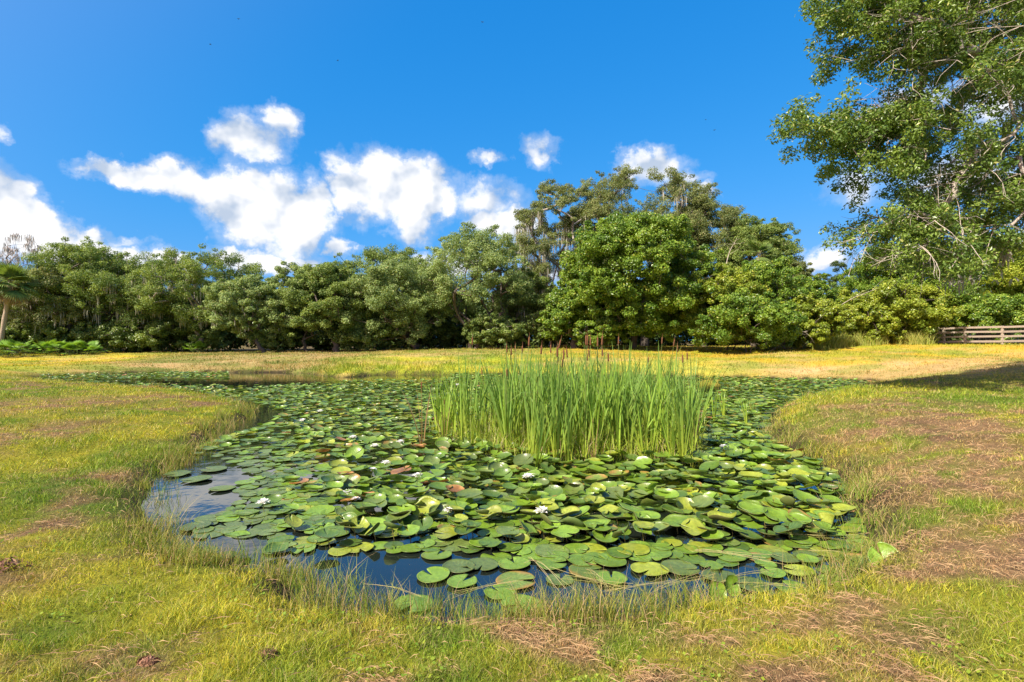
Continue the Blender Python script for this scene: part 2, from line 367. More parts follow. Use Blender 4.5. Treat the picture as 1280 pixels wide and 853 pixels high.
mb.add([(wx[0], wy[0], 0), (wx[1], wy[0], 0), (wx[1], wy[1], 0), (wx[0], wy[1], 0)], q=[(0, 1, 2, 3)])
tag(mb.obj('pond_water', M_water), kind='structure')
print('terrain', round(time.time() - T0, 1))

# ------------------------------------------------------------------ trees
def grow(root, rr, targets, rng, mb, col, rmin=.015, pipe=2.2, stiff=.35, nseg=5, jit=.12):
    """branching skeleton: every target hangs on the nearest node that lies closer to the root"""
    nodes = [np.asarray(p, float) for p in root]; par = [-1] + list(range(len(root) - 1)); nr = len(root)
    T = sorted([np.asarray(t, float) for t in targets], key=lambda t: np.linalg.norm(t - nodes[nr - 1]))
    for t in T:
        Nn = np.array(nodes[max(0, nr // 2):]); off = max(0, nr // 2)
        d = np.linalg.norm(Nn - t, axis=1); back = np.linalg.norm(Nn - nodes[nr - 1], axis=1)
        j = int(np.argmin(d + stiff * back)) + off
        mid = (nodes[j] + t) / 2 + rng.normal(size=3) * jit * np.linalg.norm(t - nodes[j]); mid[2] -= 0
        nodes.append(mid); par.append(j); nodes.append(t); par.append(len(nodes) - 2)
    N = np.array(nodes); n = len(N); load = np.zeros(n)
    ch = np.bincount([p for p in par if p >= 0], minlength=n); load[ch == 0] = rmin ** pipe
    for i in range(n - 1, 0, -1): load[par[i]] += load[i]
    rad = load ** (1 / pipe); k = min(rr / max(rad[nr - 1], 1e-6), 3.0); rad = np.where(rad > rmin * 1.3, rad * k, rad)
    rad = np.minimum(rad, rr)
    rad[:nr] = np.linspace(rr * 1.25, rr, nr)
    if nr > 1: tube(mb, np.vstack([N[0] - [0, 0, .3], N[:nr]]), np.r_[rr * 1.7, rad[:nr]], 9, col)
    for i in range(nr, n):
        p = par[i]
        if p >= nr and (i - nr) % 2 == 1:   # mid -> target, drawn together with parent -> mid
            g = par[p]; pts = bez(N[g], N[p] * .6 + N[g] * .4, N[p], N[i], 6)
            r0 = rad[p] if g >= nr else rad[p]
            tube(mb, pts, np.linspace(r0, rad[i], 6), nseg, col)
    return N, rad
def crown_pts(rng, c, Rx, Ry, Rz, nl, ns, lobe=(.26, .40), low=-.55, flat=.75):
    subs = []; sr = []; lc = []
    for i in range(nl):
        for _ in range(30):
            d = unit(rng.normal(size=3))
            if d[2] > low and (len(lc) < 3 or min(np.linalg.norm((np.array(lc) - (c + d * [Rx, Ry, Rz] * .66)) / [Rx, Ry, Rz], axis=1)) > .27): break
        lr = rng.uniform(*lobe); f = (1 - lr) * rng.uniform(.72, 1.06)
        ctr = c + d * np.array([Rx, Ry, Rz]) * f; lc.append(ctr); rl = lr * (Rx * .7 + Rz * .3)
        for j in range(ns):
            e = unit(rng.normal(size=3) + d * .6 + [0, 0, .45])
            spr = rng.random() < .2
            subs.append(ctr + e * rl * (rng.uniform(1.05, 1.35) if spr else rng.uniform(.45, 1.08)) * [1, 1, flat]); sr.append(rl * (rng.uniform(.10, .18) if spr else rng.uniform(.18, .36)))
    return np.array(lc), np.array(subs), np.array(sr)
def foliage(rng, mb, subs, sr, nper, L, pal, spread=.6, flat=.7, hang=0.0, asp=.6):
    k = len(subs); n = np.maximum((nper * (sr / sr.mean()) ** 1.6).astype(int), 6); idx = np.repeat(np.arange(k), n); m = len(idx)
    d = unit(rng.normal(size=(m, 3))); r = sr[idx] * (.45 + .62 * rng.random(m) ** .6) * (1 + .25 * rng.normal(size=m) * spread)
    pos = subs[idx] + d * r[:, None] * [1, 1, flat]
    nrm = d * .75 + [0, 0, .45] + rng.normal(size=(m, 3)) * .5
    tone = rng.random(k)[idx] * .7 + rng.random(m) * .3
    col = mixc(pal[0], pal[1], tone); y = rng.random(m) < .05; col[y] = pal[2]
    col *= (.85 + .3 * rng.random(m))[:, None]
    s = L * (.7 + .6 * rng.random(m)); leaves(mb, pos, nrm, s, s * asp, col, rng, .08, hang)
def moss_strands(rng, mb, subs, sr, n, Lm, col=(.37, .35, .26)):
    w = rng.integers(0, len(subs), n)
    for i in w:
        k = rng.integers(4, 9); Ls = Lm * rng.uniform(.4, 1.1); p0 = subs[i] - [0, 0, sr[i] * .2]
        for j in range(k):
            p = p0 + rng.normal(size=3) * [.16, .16, .05]; m = 6; t = np.linspace(0, 1, m); L_ = Ls * rng.uniform(.5, 1)
            x = np.cumsum(rng.normal(size=m) * .02); a = rng.uniform(0, 6.3); wd = rng.uniform(.012, .036) * np.sin(np.pi * (.12 + .86 * t)) ** .7
            pts = p + np.stack([x, np.cumsum(rng.normal(size=m) * .02), -t * L_], 1)
            s = np.array([np.cos(a), np.sin(a), 0]); V = np.stack([pts - s * wd[:, None], pts + s * wd[:, None]], 1).reshape(-1, 3)
            ii = np.arange(m - 1) * 2; mb.add(V, q=np.stack([ii, ii + 1, ii + 3, ii + 2], 1), c=np.array(col) * rng.uniform(.75, 1.25))
OAK = ((.078, .135, .028), (.255, .335, .075), (.33, .36, .12))
OAKG = ((.110, .175, .048), (.300, .385, .130), (.37, .39, .15))     # greyer, paler live oak
BRI = ((.062, .140, .015), (.235, .345, .034), (.35, .38, .05))      # bright broadleaf
DRK = ((.046, .085, .018), (.130, .185, .038), (.19, .22, .05))
TALL = ((.092, .125, .040), (.260, .300, .095), (.32, .30, .13))
YEL = ((.13, .20, .018), (.33, .39, .035), (.44, .43, .06))
BARK = (.11, .09, .07); PALEB = (.30, .26, .21)
def tree(name, label, cat, px, D, top, wpx, cb, nl=15, ns=11, nper=170, L=.15, pal=OAK, seed=1, tx=None, rr=.24, fork=.5, moss=0, mossL=1.2, lobe=(.26, .40),
         depth=1.0, low=-.8, group='trees around the far side of the pond', flat=.7, bark=BARK, multi=1, mat=None, rough_top=0):
    rng = np.random.default_rng(seed); X = (px - 640) / FP * D; Y = D
    bx = X if tx is None else (tx - 640) / FP * D; z0 = gz(bx, Y)
    wpx *= 1.22; nl = int(nl * 1.7); ns += 3; nper = int(nper * .98); L *= .80; cb = min(cb + 12, 438) if cb > 390 else cb; lobe = (lobe[0] * 1.08, lobe[1] * 1.08); nper = int(nper * 1.25); L *= 1.1
    zt = P(px, top, D)[2]; zb = max(P(px, cb, D)[2], z0 + .1); Rx = wpx / 2 / FP * D; Rz = (zt - zb) / 2
    c = np.array([X, Y, (zt + zb) / 2]); lc, subs, sr = crown_pts(rng, c, Rx, Rx * depth, Rz, nl, ns, lobe, low)
    subs[:, 2] = np.maximum(subs[:, 2], z0 + .25)
    loc = np.array([bx, Y, z0]); t = thing(name, label, cat, loc, 0, group)
    mb = MB()
    for m in range(multi):
        o = np.array([0, 0, 0.]) if multi == 1 else np.array([rng.normal() * .5, rng.normal() * .4, 0])
        hf = (zb - z0) * fork + (zt - z0) * .12
        k = 5; tt = np.linspace(0, 1, k)[:, None]; lean = (c - loc) * [1, 1, 0] * .45
        root = loc + o + tt * ([0, 0, hf] + lean * 1.0 + o * .6) + np.r_[[[0, 0, 0]], rng.normal(size=(k - 1, 3)) * [.12, .12, 0] * (rr / .25)]
        sel = subs[m::multi][::2]; L_ = lc[m::multi] if multi > 1 else lc
        grow(root, rr / multi ** .5, list(L_) + list(sel), rng, mb, bark, rmin=.018 if D > 20 else .01)
    mb.obj('trunk', M_bark, t, loc=loc).location = (0, 0, 0)
    cr = MB(); foliage(rng, cr, subs, sr, nper, L, pal, flat=flat); cr.obj('crown', mat or M_leaf, t, smooth=False, loc=loc).location = (0, 0, 0)
    if moss:
        q_ = np.linalg.norm((subs - c) / [Rx, Rx, Rz], axis=1); lo = ((q_ < .8) & (subs[:, 2] < c[2] + Rz * .45)) | ((q_ < 1.1) & (subs[:, 2] < c[2] - Rz * .2)); ms = MB(); moss_strands(rng, ms, subs[lo], sr[lo], int(moss * 2.6), mossL * .8); mo = ms.obj('hanging_moss', M_moss, t, loc=loc); mo.location = (0, 0, 0); mo['kind'] = 'stuff'
    return t, loc
tree('oak_tree', 'spreading live oak with airy round top and grey moss, right of the leaning palm', 'tree', 105, 51, 294, 120, 405, seed=11, pal=OAK, moss=60, tx=95, nl=17)
tree('oak_tree', 'low broad live oak whose dark limb leans left over the palmetto thicket', 'tree', 55, 49, 335, 110, 410, seed=12, pal=TALL, moss=70, tx=92, rr=.2, nl=12)
tree('oak_tree', 'wide live oak with long moss beards, second full crown from the left', 'tree', 175, 52, 318, 140, 412, seed=13, pal=OAK, moss=90, mossL=1.6, tx=185, nl=18)
tree('oak_tree', 'live oak with a pale forked trunk and flat clumps against the cloud', 'tree', 252, 51, 310, 135, 405, seed=14, pal=OAK, moss=50, bark=PALEB, tx=250, rr=.26, fork=.2, nl=17)
tree('oak_tree', 'smaller pale green live oak standing forward on the bank with low drooping boughs', 'tree', 312, 45, 336, 92, 438, seed=15, pal=OAKG, tx=330, moss=14, nl=15, rr=.15, fork=.35)
tree('oak_tree', 'small leafy oak with a thin trunk just left of the sturdy dark-trunked oak', 'tree', 372, 46, 324, 82, 430, seed=16, pal=OAKG, tx=385, nl=12, rr=.14, low=-.8)
tree('oak_tree', 'rounded green oak on a sturdy dark trunk on the crest of the far bank', 'tree', 412, 45, 320, 96, 428, seed=17, pal=OAK, tx=422, nl=16, rr=.2, low=-.8)
tree('oak_tree', 'broad grey-green willowy oak with foliage falling to the grass', 'tree', 500, 46, 318, 125, 436, seed=18, pal=OAKG, nl=22, low=-.95, nper=180, tx=520)
tree('oak_tree', 'darker oak crown rising behind the grey-green willowy oak', 'tree', 478, 53, 306, 130, 400, seed=19, pal=OAK, nl=16)
tree('oak_tree', 'airy oak with several dark stems and sky showing between its boughs', 'tree', 592, 46, 274, 130, 408, seed=20, pal=OAKG, tx=588, rr=.27, fork=.25, multi=2, nl=18, ns=9)
tree('oak_tree', 'tall ragged oak hung with long grey moss, left half of the tallest group', 'tree', 702, 53, 214, 128, 400, seed=21, pal=TALL, moss=230, mossL=2.4, tx=690, rr=.34, fork=.6, nl=22, ns=11, bark=PALEB, lobe=(.18, .3))
tree('oak_tree', 'tallest oak, its ragged top standing above the big rounded broadleaf tree', 'tree', 805, 56, 203, 175, 360, seed=22, pal=TALL, moss=90, mossL=2, nl=26, rr=.36, lobe=(.17, .28), ns=11)
tree('oak_tree', 'mossy slender oak filling the gap below the tall ragged crown', 'tree', 655, 49, 322, 70, 432, seed=23, pal=OAK, moss=60, mossL=1.5, nl=12, rr=.16)
tree('broadleaf_tree', 'big rounded bright green broadleaf tree with foliage down to the ground', 'tree', 792, 43, 258, 170, 438, seed=24, pal=BRI, nl=34, ns=13, nper=230, L=.19, low=-.95, lobe=(.2, .32), mat=M_gloss, moss=0)
tree('broadleaf_tree', 'young leafy broadleaf tree at the left foot of the big rounded one', 'tree', 718, 43, 345, 75, 438, seed=25, pal=BRI, nl=14, ns=11, L=.17, low=-.95, mat=M_gloss)
tree('oak_tree', 'upright oak crown at the right shoulder of the tallest group', 'tree', 880, 53, 230, 100, 390, seed=26, pal=TALL, nl=18, moss=20)
tree('oak_tree', 'dark feathery oak top rising above the vine-covered thicket', 'tree', 942, 49, 252, 92, 400, seed=27, pal=OAK, nl=18, ns=11)
tree('oak_tree', 'ragged half-bare little oak on the right edge of the thicket', 'tree', 982, 47, 300, 56, 415, seed=28, pal=TALL, nl=9, moss=14, mossL=.8)
tree('oak_tree', 'slim distant tree alone in the gap of sky right of the thicket', 'tree', 1060, 70, 314, 52, 405, seed=29, pal=DRK, nl=10, ns=8)
tree('broadleaf_tree', 'vine-clad leafy tree behind the left end of the rail fence', 'tree', 1135, 46, 300, 130, 420, seed=30, pal=BRI, nl=20, ns=11, low=-.9, L=.17)
tree('broadleaf_tree', 'dense yellow-green tree behind the rail fence', 'tree', 1235, 48, 295, 130, 415, seed=31, pal=YEL, nl=20, ns=12, low=-.9, L=.17)
tree('broadleaf_tree', 'dark leafy tree behind the rail fence at the edge of the photo', 'tree', 1330, 47, 300, 140, 420, seed=32, pal=BRI, nl=20, ns=11, low=-.9, L=.17)
tree('oak_tree', 'spreading oak at the very left edge behind the palm', 'tree', -40, 53, 318, 120, 415, seed=33, pal=OAK, nl=14, moss=40)
tree('broadleaf_tree', 'leafy tree behind the fence, beyond the right edge of the photo', 'tree', 1440, 47, 300, 140, 420, seed=34, pal=YEL, nl=18, ns=11, low=-.9, L=.19)
tree('broadleaf_tree', 'last leafy tree in the row, well beyond the right edge of the photo', 'tree', 1570, 47, 310, 150, 420, seed=35, pal=BRI, nl=18, ns=11, low=-.9, L=.19)
tree('oak_tree', 'oak beyond the left edge of the photo', 'tree', -160, 51, 320, 130, 415, seed=36, pal=OAK, nl=14)
SHR = [('low dense shrub in front of the tall ragged mossy oak', 690, 46, 385, 60, OAK), ('dark shrub under the airy several-stemmed oak', 620, 44.5, 398, 80, OAK),
 ('dark shrub under the willowy grey-green oak, left side', 455, 46.5, 404, 80, OAK), ('dark shrub between the drooping oak and the small thin oak', 350, 47.5, 401, 80, OAK),
 ('dark shrub behind the forked pale trunk', 225, 51.5, 404, 100, OAK), ('shrub with broad dark leaves under the moss beards', 150, 50.5, 408, 90, OAK), ('shrub under the leaning dark limb', 70, 50.5, 404, 90, OAK),
 ('bright yellow-green vine-covered bush on the right of the big rounded tree', 905, 41, 322, 95, YEL), ('tall vine-covered bush in the middle of the thicket', 952, 42, 318, 105, BRI),
 ('rounded bush nearest the water at the foot of the thicket', 935, 38, 368, 120, BRI), ('low bush at the right foot of the thicket', 1003, 40, 368, 85, YEL),
 ('yellow-topped bush behind the right end of the thicket', 1003, 45, 334, 70, BRI), ('pale green bush below the slim distant tree', 1058, 46, 360, 80, YEL),
 ('wide green shrub spilling over the left end of the fence', 1135, 42.5, 350, 110, YEL), ('green shrub leaning over the fence between two posts', 1222, 42.5, 372, 110, BRI),
 ('dark shrub under the big rounded tree, left side', 745, 42, 385, 60, BRI), ('shrub at the edge of the photo behind the fence', 1310, 43, 380, 90, BRI), ('dark shrub filling the foot of the willowy oak', 545, 50, 395, 80, DRK),
 ('small dark-footed shrub at the left edge of the photo', -10, 47, 405, 50, OAK), ('low yellowish bush on the slope left of the fence', 1088, 42, 380, 70, YEL), ('dark shrub in the shade behind the dark-trunked oak', 400, 53, 400, 80, DRK)]
for i, (lb, px, D, top, w, pal) in enumerate(SHR):
    tree('shrub', lb, 'shrub', px, D, top, w, 445, nl=14, ns=10, nper=170, L=.17, pal=pal, seed=60 + i, rr=.06, low=-.9, fork=.2, multi=3, group='shrubs under and between the trees', mat=M_gloss, lobe=(.28, .42))
# a dead grey mossy tree at the left edge
def dead_tree():
    rng = np.random.default_rng(5); b = P(18, 440, 54); b[2] = gz(b[0], b[1]); t = thing('dead_tree', 'bare grey moss-covered treetop behind the palm at the left edge', 'tree', b)
    tg = [P(px + rng.normal() * 2, py, 54 + rng.normal() * 1.2) for px, py in zip(rng.uniform(-14, 62, 120), rng.uniform(292, 370, 120)) if abs(px - 22) < 20 + (py - 290) * .6]
    mb = MB(); root = b + np.linspace(0, 1, 5)[:, None] * [.2, 0, 4.5]; grow(root, .2, tg, rng, mb, (.27, .24, .22), rmin=.012); mb.obj('trunk', M_bark, t, loc=b).location = (0, 0, 0)
    ms = MB(); moss_strands(rng, ms, np.array(tg), np.full(len(tg), .2), 260, .8, (.36, .32, .28)); mo = ms.obj('hanging_moss', M_moss, t, loc=b); mo.location = (0, 0, 0); mo['kind'] = 'stuff'
dead_tree()
# the far wood that closes the gaps between the trunks
def far_wood():
    rng = np.random.default_rng(77); subs = []; 
    for i in range(1500):
        a = rng.uniform(-52, 50); D = rng.uniform(60, 70); x = D * math.tan(R(a)) if abs(a) < 50 else 0
        if 985 < 640 + x / D * FP < 1110: h = 3.2
        else: h = 6.0
        subs.append((x, D, rng.uniform(.9, 1) * h * rng.random() ** .7 + 1.0))
    subs = np.array(subs); mb = MB(); foliage(rng, mb, subs, rng.uniform(.9, 1.7, len(subs)), 150, .42, DRK, flat=.8)
    tag(mb.obj('far_wood', M_leaf, smooth=False), 'dark mass of woodland seen between the trunks far behind', 'woodland', kind='stuff')
far_wood()
print('trees', round(time.time() - T0, 1))

# ------------------------------------------------------------------ palms and palmettos
def fan(mb, rng, Rf=.8, n=26, col=(.10, .15, .04), droop=.25, span=2.5):
    """one fan frond lying along +x from the origin; narrow folded segments"""
    for i in range(n):
        a = (i / (n - 1) - .5) * span; Ls = Rf * (1 - .22 * abs(a) / span * 2) * rng.uniform(.9, 1.05)
        t = np.array([0, .35, .7, 1.0]); d = np.array([math.cos(a), math.sin(a), 0]); s = np.array([-math.sin(a), math.cos(a), 0])
        w = np.array([.12, .5, .35, .02]) * Ls * span / n * .75
        p = d * (t * Ls)[:, None]; p[:, 2] -= droop * Ls * t ** 2.2
        V = np.stack([p - s * w[:, None], p + s * w[:, None] + [0, 0, .01]], 1).reshape(-1, 3)
        j = np.arange(3) * 2; mb.add(V, q=np.stack([j, j + 1, j + 3, j + 2], 1), c=np.array(col) * rng.uniform(.75, 1.25))
def xf(mb, loc, rz, ry, sc=1):
    """rotate what the builder holds: pitch about y, then yaw about z, then move"""
    cy, sy = math.cos(ry), math.sin(ry); cz, sz = math.cos(rz), math.sin(rz)
    Ry = np.array([[cy, 0, sy], [0, 1, 0], [-sy, 0, cy]]); Rz = np.array([[cz, -sz, 0], [sz, cz, 0], [0, 0, 1]]); Mx = Rz @ Ry
    mb.v = [(v * sc) @ Mx.T + loc for v in mb.v]
def palm(label, base, top, seed, n=34, Rf=.95, rr=.17):
    rng = np.random.default_rng(seed); base = np.array(base, float); top = np.array(top, float); t = thing('cabbage_palm', label, 'palm tree', base)
    mb = MB(); pts = bez(base, base * .7 + top * .3, base * .35 + top * .65 , top, 14); tube(mb, pts, rr * (1 + .12 * np.sin(np.arange(14) * 2.1)), 9, (.34, .27, .20)); mb.obj('trunk', M_bark, t, loc=base).location = (0, 0, 0)
    for i in range(n):
        f = MB(); el = rng.uniform(-1.0, 1.45); dead = el < -.6; az = rng.uniform(0, 6.28); pet = rng.uniform(.5, .9)
        tube(f, bez((0, 0, 0), (pet * .3, 0, .02), (pet * .7, 0, .02), (pet, 0, -.03), 5), .018, 4, (.22, .2, .08) if not dead else (.3, .22, .12))
        g = MB(); fan(g, rng, Rf * rng.uniform(.8, 1.1), 22, (.26, .19, .11) if dead else (.14, .21, .05), .30); xf(g, (pet, 0, -.03), 0, rng.uniform(-.25, .45))
        for v, q, c in zip(g.v, g.q, g.c): f.add(v, q=q - (g.n and 0) - 0, c=c) if False else None
        off = f.n; f.v += g.v; f.c += g.c; f.q += [q + off for q in g.q]; f.qm += g.qm; f.n += g.n
        xf(f, top - base, az, -el); f.obj('frond', M_leaf, t, smooth=False)
z = gz(*P(4, 440, 45)[:2]); b0 = P(-2, 440, 45); b0[2] = z
palm('cabbage palm with a leaning pale trunk at the left edge of the pond clearing', b0, P(13, 356, 44.6), 3, 52, 1.35)
b1 = P(948, 430, 44); b1[2] = gz(b1[0], b1[1]); palm('cabbage palm whose fans poke out of the vine-covered thicket', b1, P(948, 322, 44), 4, 26, .9)
def palmetto(label, px, D, seed, n=22, s=1.0):
    rng = np.random.default_rng(seed); b = P(px, 440, D); b[2] = gz(b[0], D); t = thing('saw_palmetto', label, 'palmetto', b, group='saw palmettos at the foot of the left trees'); 
    for i in range(n):
        f = MB(); el = rng.uniform(.35, 1.35); az = rng.uniform(0, 6.28); pet = rng.uniform(.5, 1.1) * s
        tube(f, bez((0, 0, 0), (pet * .3, 0, .02), (pet * .7, 0, .02), (pet, 0, -.03), 4), .014, 4, (.16, .2, .05))
        g = MB(); fan(g, rng, .62 * s * rng.uniform(.8, 1.1), 16, (.17, .31, .04), .15, 2.9); xf(g, (pet, 0, -.03), 0, .35)
        off = f.n; f.v += g.v; f.c += g.c; f.q += [q + off for q in g.q]; f.qm += g.qm; f.n += g.n
        xf(f, np.array([rng.normal() * .3 * s, rng.normal() * .3 * s, 0]), az, -el); f.obj('frond', M_leaf, t, smooth=False)
for i, (px, D, s, lb) in enumerate([(8, 43.5, 1.2, 'bright green saw palmetto at the foot of the leaning palm'), (32, 44, 1.1, 'saw palmetto just right of the leaning palm trunk'), (60, 44.5, 1.1, 'lush saw palmetto below the leaning dark limb'),
     (88, 45, 1.0, 'saw palmetto at the base of the airy round-topped oak'), (112, 45.5, .9, 'rightmost saw palmetto of the bright row at the left'), (248, 49.5, .9, 'small saw palmetto in front of the forked pale trunk')]):
    palmetto(lb, px, D, 200 + i, s=s)

# ------------------------------------------------------------------ the overhanging tree on the right
def inpoly(x, y, poly):
    p = np.array(poly, float); q = np.roll(p, -1, 0); x = np.asarray(x)[:, None]; y = np.asarray(y)[:, None]
    c = (p[:, 1] > y) != (q[:, 1] > y); xi = p[:, 0] + (y - p[:, 1]) / np.where(q[:, 1] == p[:, 1], 1e-9, q[:, 1] - p[:, 1]) * (q[:, 0] - p[:, 0])
    return (c & (x < xi)).sum(1) % 2 == 1
def overhang():
    rng = np.random.default_rng(42); base = np.array([15.2, 13.0, 0]); base[2] = gz(base[0], base[1])
    poly = [(1010,-60),(1002,0),(1006,36),(1020,58),(1034,84),(1060,84),(1098,70),(1110,105),(1085,136),(1040,150),(992,160),(996,170),(1038,184),(1045,205),(1066,214),(1085,200),(1115,205),
            (1140,235),(1125,255),(1105,264),(1074,274),(1092,292),(1116,306),(1130,325),(1180,342),(1240,338),(1300,310),(1500,330),(1750,200),(1750,-350),(1200,-350),(1080,-180)]
    holes = [[(1110,95),(1180,92),(1195,135),(1125,140)],[(1200,135),(1275,110),(1290,150),(1215,175)],[(1150,185),(1210,178),(1215,215),(1150,215)],[(1062,40),(1090,35),(1085,75),(1065,75)],[(1110,10),(1150,5),(1150,28)]]
    cl = []
    while len(cl) < 560:
        px, py = rng.uniform(965, 1750), rng.uniform(-350, 390); u = np.array([px]), np.array([py])
        if not inpoly(*u, poly)[0] or any(inpoly(*u, h)[0] for h in holes): continue
        if px > 1300 and rng.random() < .84: continue
        if py < -70 and rng.random() < .72: continue
        cl.append(P(px, py, rng.uniform(10.8, 14.6) if px > 1100 else rng.uniform(11, 12.8)))
    cl = [c + [27 / FP * c[1] * (1 if c[0] / c[1] < .72 else 0), 0, 0] for c in cl]
    for px, py in [(985,155),(996,150),(1006,160),(975,166),(990,172),(1020,160),(1022,172),(1035,165),(1012,182),(1040,150),(1048,170),(1060,160),(1075,168),(1060,180),(1018,95),(1040,60),(1030,45),(1046,280),(1056,288),(1068,280),(1078,295),(1068,300),(1090,285),(1055,266),(1020,212),(1030,222),(1045,215),(1060,225),(1028,200),(1030,15),(1060,25)]:
        for k in range(1): cl.append(P(px + (8 if py < 175 else 24) + rng.normal() * 4, py + rng.normal() * 4, rng.uniform(11.2, 12.6)))
    cl = np.array(cl)
    t = thing('overhanging_oak', 'big leafy oak reaching over the right side of the pond with pale bare twigs', 'tree', base)
    mb = MB(); root = base + np.array([[0, 0, 0], [-.2, 0, 1.2], [-.1, .05, 2.4], [-.5, .1, 3.6], [-.7, 0, 4.8], [-.5, 0, 6.2], [-.6, 0, 8]])
    tube(mb, bez(P(1290, 50, 12.4), P(1250, 58, 12.2), P(1200, 44, 12.1), P(1162, 50, 12.0), 12) + [[0, 0, .03 * math.sin(k * 1.9)] for k in range(12)], np.linspace(.085, .04, 12), 7, (.50, .42, .32)); tube(mb, bez(base + [-.55, 0, 7.0], base + [-1.4, -.2, 7.2], P(1330, 40, 12.4), P(1290, 50, 12.4), 8), np.linspace(.14, .085, 8), 7, (.42, .36, .28))
    N, rad = grow(root, .26, cl, rng, mb, (.36, .31, .25), rmin=.008, pipe=2.3, stiff=.55, nseg=6, jit=.10)
    tw = []
    for i in range(1000):                        # bare pale twigs
        c0 = N[rng.integers(8, len(N))]
        while c0[0] / c0[1] < .66: c0 = N[rng.integers(8, len(N))]
        d = unit(np.array([-1, -.2, -.25]) + rng.normal(size=3) * .8); Lt = rng.uniform(.4, 1.3)
        pts = bez(c0, c0 + d * Lt * .3 + rng.normal(size=3) * .08, c0 + d * Lt * .7 + rng.normal(size=3) * .12, c0 + d * Lt + [0, 0, -.15], 6)
        tube(mb, pts, np.linspace(.009, .003, 6), 4, (.46, .40, .32))
        for k in range(2):
            j = rng.integers(2, 5); e = pts[j] + unit(d + rng.normal(size=3) * .7) * Lt * .4; tube(mb, np.array([pts[j], (pts[j] + e) / 2 + rng.normal(size=3) * .03, e]), [.005, .004, .002], 3, (.42, .37, .30))
    mb.obj('trunk', M_bark, t, loc=base).location = (0, 0, 0)
    cr = MB(); subs = []; 
    for c in cl:
        for k in range(5): subs.append(c + rng.normal(size=3) * [.26, .28, .2])
    subs = np.array(subs); sr = rng.uniform(.11, .26, len(subs))
    foliage(rng, cr, subs, sr, 74, .082, ((.060, .125, .022), (.22, .31, .050), (.38, .38, .11)), flat=.75, asp=.45)
    cr.obj('crown', M_gloss, t, smooth=False, loc=base).location = (0, 0, 0)
    ms = MB(); pts = np.array([P(px, py, D) for px, py, D in zip(rng.uniform(1160, 1260, 26), rng.uniform(290, 350, 26), rng.uniform(12, 14, 26))]); moss_strands(rng, ms, pts, np.full(26, .1), 30, .45, (.36, .33, .26)); mo = ms.obj('hanging_moss', M_moss, t, loc=base); mo.location = (0, 0, 0); mo['kind'] = 'stuff'
overhang()
print('overhang', round(time.time() - T0, 1))

# ------------------------------------------------------------------ rail fence and dead branches
def box(mb, c, d, rz=0, ry=0, col=(.4, .36, .3)):
    c = np.array(c, float); h = np.array(d, float) / 2; s = np.array([(x, y, z) for x in (-1, 1) for y in (-1, 1) for z in (-1, 1)]) * h
    cy, sy = math.cos(ry), math.sin(ry); cz, sz = math.cos(rz), math.sin(rz)
    s = s @ (np.array([[cz, -sz, 0], [sz, cz, 0], [0, 0, 1]]) @ np.array([[cy, 0, sy], [0, 1, 0], [-sy, 0, cy]])).T
    mb.add(s + c, q=[(0, 1, 3, 2), (4, 6, 7, 5), (0, 4, 5, 1), (2, 3, 7, 6), (0, 2, 6, 4), (1, 5, 7, 3)], c=col)
def fence():
    pts = [(1150, 42.5), (1180, 41.2), (1206, 40.2), (1253, 38.6), (1303, 37.2), (1358, 36.0), (1418, 35)]
    P0 = [np.array([(px - 640) / FP * D, D]) for px, D in pts]; t0 = P0[2]; zc = gz(*t0); t = thing('rail_fence', 'weathered four-rail wooden fence at the top of the grassy rise', 'fence', (t0[0], t0[1], zc))
    o = np.array([t0[0], t0[1], zc]); G = [gz(*p) for p in P0]; rng = np.random.default_rng(1)
    for p, g in zip(P0, G):
        mb = MB(); h = 1.32 + rng.normal() * .02; box(mb, np.array([p[0], p[1], g + h / 2 - .1]) - o, (.15, .13, h + .2), rng.normal() * .1, 0, np.array((.36, .30, .22)) * rng.uniform(.85, 1.1)); 
        ob = mb.obj('post', M_wood, t, smooth=False); bev(ob, .012)
    for i in range(len(P0) - 1):
        a, b = P0[i], P0[i + 1]; d = b - a; L_ = np.linalg.norm(d); rz = math.atan2(d[1], d[0]); nrm = np.array([-d[1], d[0]]) / L_
        for k, hh in enumerate((.22, .58, .92, 1.24)):
            za, zb = G[i] + hh + rng.normal() * .015, G[i + 1] + hh + rng.normal() * .015
            c = np.array([*(a + b) / 2 - nrm * .09, (za + zb) / 2]) - o; mb = MB(); box(mb, c, (L_ - .02, .035, .14), rz, -math.atan2(zb - za, L_), np.array((.26, .21, .16)) * rng.uniform(.8, 1.15)); bev(mb.obj('rail', M_wood, t, smooth=False), .006)
        mb = MB()
        for k in range(int(L_ / .12)):
            q = a + d * (k + .5) / int(L_ / .12) + nrm * .1; g = G[i] + (G[i + 1] - G[i]) * (k + .5) / int(L_ / .12); tube(mb, np.array([[q[0], q[1], g], [q[0], q[1], g + 1.2]]) - o, .0035, 3, (.3, .3, .3))
        for hh in np.arange(.15, 1.25, .15):
            tube(mb, np.array([[*(a + nrm * .1), G[i] + hh], [*(b + nrm * .1), G[i + 1] + hh]]) - o, .0035, 3, (.3, .3, .3))
        mb.obj('wire_mesh', M_wire, t)
def bev(o, w):
    m = o.modifiers.new('bevel', 'BEVEL'); m.width = w; m.segments = 2; return o
fence()
